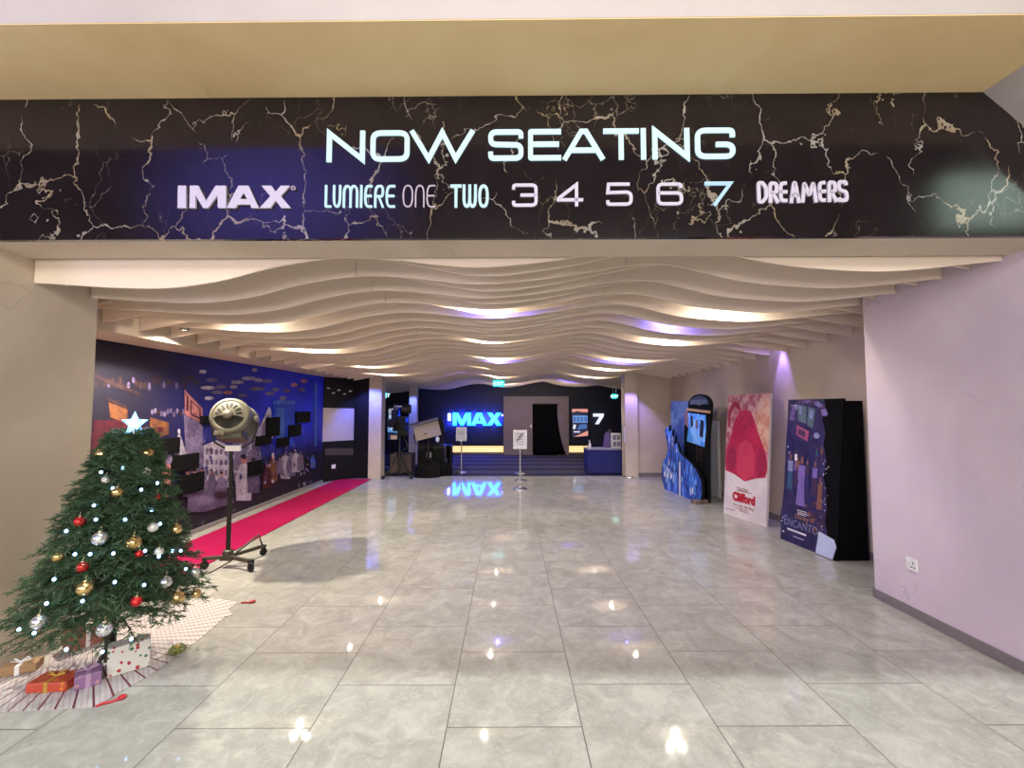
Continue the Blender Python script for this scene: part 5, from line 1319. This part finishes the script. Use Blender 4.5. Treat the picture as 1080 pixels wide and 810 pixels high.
p = at_y(445.5, 484, at_z(449, 504.5).y + .12)
t = thing('paper_tag', 'small pale paper tag on the black case behind the bags', 'tag', (p.x, cc.y - .235, p.z))
m = MB(); m.box((p.x, cc.y - .238, .44), (.13, .006, .14)); obj('sheet', m, mat('tag_paper', (.45, .48, .55), .6), t)
# crate
g = at_z(422.5, 499.5); zt3 = at_y(422, 480, g.y).z; w3 = 22 / F * g.y
t = thing('wooden_crate', 'plain brown wooden crate behind the tripod at the end of the carpet', 'crate', (g.x, g.y + .25, 0)); WD = mat('brown_crate', (.13, .09, .075), .7, var=.2)
m = MB(); m.span((g.x - w3 / 2, g.y, .02), (g.x + w3 / 2, g.y + .45, zt3)); obj('body', m, WD, t, .004)
m = MB()
for s in (-1, 0, 1): m.span((g.x + s * (w3 / 2 - .03) - .03, g.y - .014, .0), (g.x + s * (w3 / 2 - .03) + .03, g.y - .001, zt3 + .01))
obj('batten', m, WD, t, .003)
m = MB(); m.box((g.x, g.y + .225, zt3 + .012), (w3 + .02, .49, .02)); obj('lid', m, WD, t, .003)
# bright picture posters far left
a = at_y(408.5, 464, 12.9); b = at_y(420, 430, 12.9)
t = thing('poster_screen', 'bright blue picture screen in the dark corner right of the left column', 'screen', ((a.x + b.x) / 2, 12.95, a.z))
m = MB(); m.span((a.x - .03, 12.92, a.z - .03), (b.x + .03, 12.99, b.z + .03)); obj('casing', m, 'black', t)
w_, h_ = b.x - a.x, b.z - a.z; m = MB()
def rq2(pts, mi, k): m.add([(a.x + w_ * x, 12.919 - .001 * k, a.z + h_ * y) for x, y in pts], [tuple(range(len(pts)))], mi)
rq2([(0, 0), (1, 0), (1, 1), (0, 1)], 0, 0); rq2([(0, .25), (1, .22), (.9, .60), (.5, .70), (0, .62)], 1, 1); rq2([(.2, .32), (.9, .30), (.8, .5), (.3, .52)], 2, 2); rq2([(.1, .8), (.7, .84), (.6, .98), (.05, .95)], 3, 1); rq2([(.3, .02), (.9, .02), (.9, .14), (.3, .14)], 4, 1); rq2([(.1, .66), (.8, .7), (.9, .8), (.1, .78)], 2, 1)
obj('picture', m, [E('picture_dark', (.01, .02, .06)), E('picture_blue', (.12, .28, .55)), E('picture_pale', (.40, .55, .72)), E('picture_grey', (.36, .34, .38)), E('picture_tan', (.36, .22, .16))], t)
m = MB(); m.span((a.x + w_ / 2 - .03, 12.98, 0), (a.x + w_ / 2 + .03, 13.03, b.z)); m.span((a.x + w_ / 2 - .3, 12.85, 0), (a.x + w_ / 2 + .3, 13.15, .03)); obj('stand', m, 'black', t)
# low side table with white box right of the light
g = at_z(466, 491.5); zt4 = at_y(466, 470, g.y).z
t = thing('side_table', 'small dark draped table right of the studio light', 'table', g)
m = MB(); m.span((g.x - .18, g.y, zt4 - .03), (g.x + .26, g.y + .45, zt4)); obj('tabletop', m, 'black', t, .004)
m = MB(); m.span((g.x - .17, g.y + .2, .0), (g.x + .25, g.y + .44, zt4 - .03)); obj('cloth', m, 'matte_black', t, .01)
for sx_ in (-.16, .24):
    m = MB(); m.span((g.x + sx_ - .018, g.y + .01, 0), (g.x + sx_ + .018, g.y + .045, zt4 - .03)); obj('leg', m, 'black_metal', t)
t = thing('paper_box', 'small pale box on the floor below the dark side table', 'box', (g.x + .03, g.y + .1, 0))
m = MB(); m.box((g.x + .03, g.y + .1, .09), (.18, .14, .18)); obj('carton', m, mat('pale_carton', (.34, .34, .44), .6), t, .004)
m = MB(); m.box((g.x + .03, g.y + .1, .182), (.185, .145, .012)); obj('lid', m, mat('pale_lid', (.40, .40, .48), .6), t)

# ceiling devices in the middle of the passage
p = at_y(502, 348, 5.95)
t = thing('ceiling_speaker', 'small white box hanging under the middle baffles behind the nearest light', 'detector', p)
m = MB(); m.box(p, (.10, .08, .09)); obj('casing', m, 'white', t, .012)
m = MB(); m.tube([p + UZ * .04, (p.x, p.y, 3.19)], .007, 8); obj('rod', m, 'can', t)
p = at_y(502, 334, 5.16)
t = thing('ceiling_speaker', 'small lilac box hanging under the middle baffles, nearer than the white one', 'detector', p)
m = MB(); m.box(p, (.06, .06, .06)); obj('casing', m, mat('lilac_plastic', (.45, .40, .62), .4), t, .01)
m = MB(); m.tube([p + UZ * .03, (p.x, p.y, 3.19)], .006, 8); obj('rod', m, 'can', t)
p = at_y(184, 331.5, 4.2); t = thing('ceiling_camera', 'tiny white device under the left baffles near the mural', 'detector', p)
m = MB(); m.lathe([(.03, 0), (.035, .01), (.035, .04), (.02, .05)], p, seg=16); obj('casing', m, 'white', t)
m = MB(); m.tube([p + UZ * .05, (p.x, p.y, 3.19)], .005, 6); obj('rod', m, 'can', t)
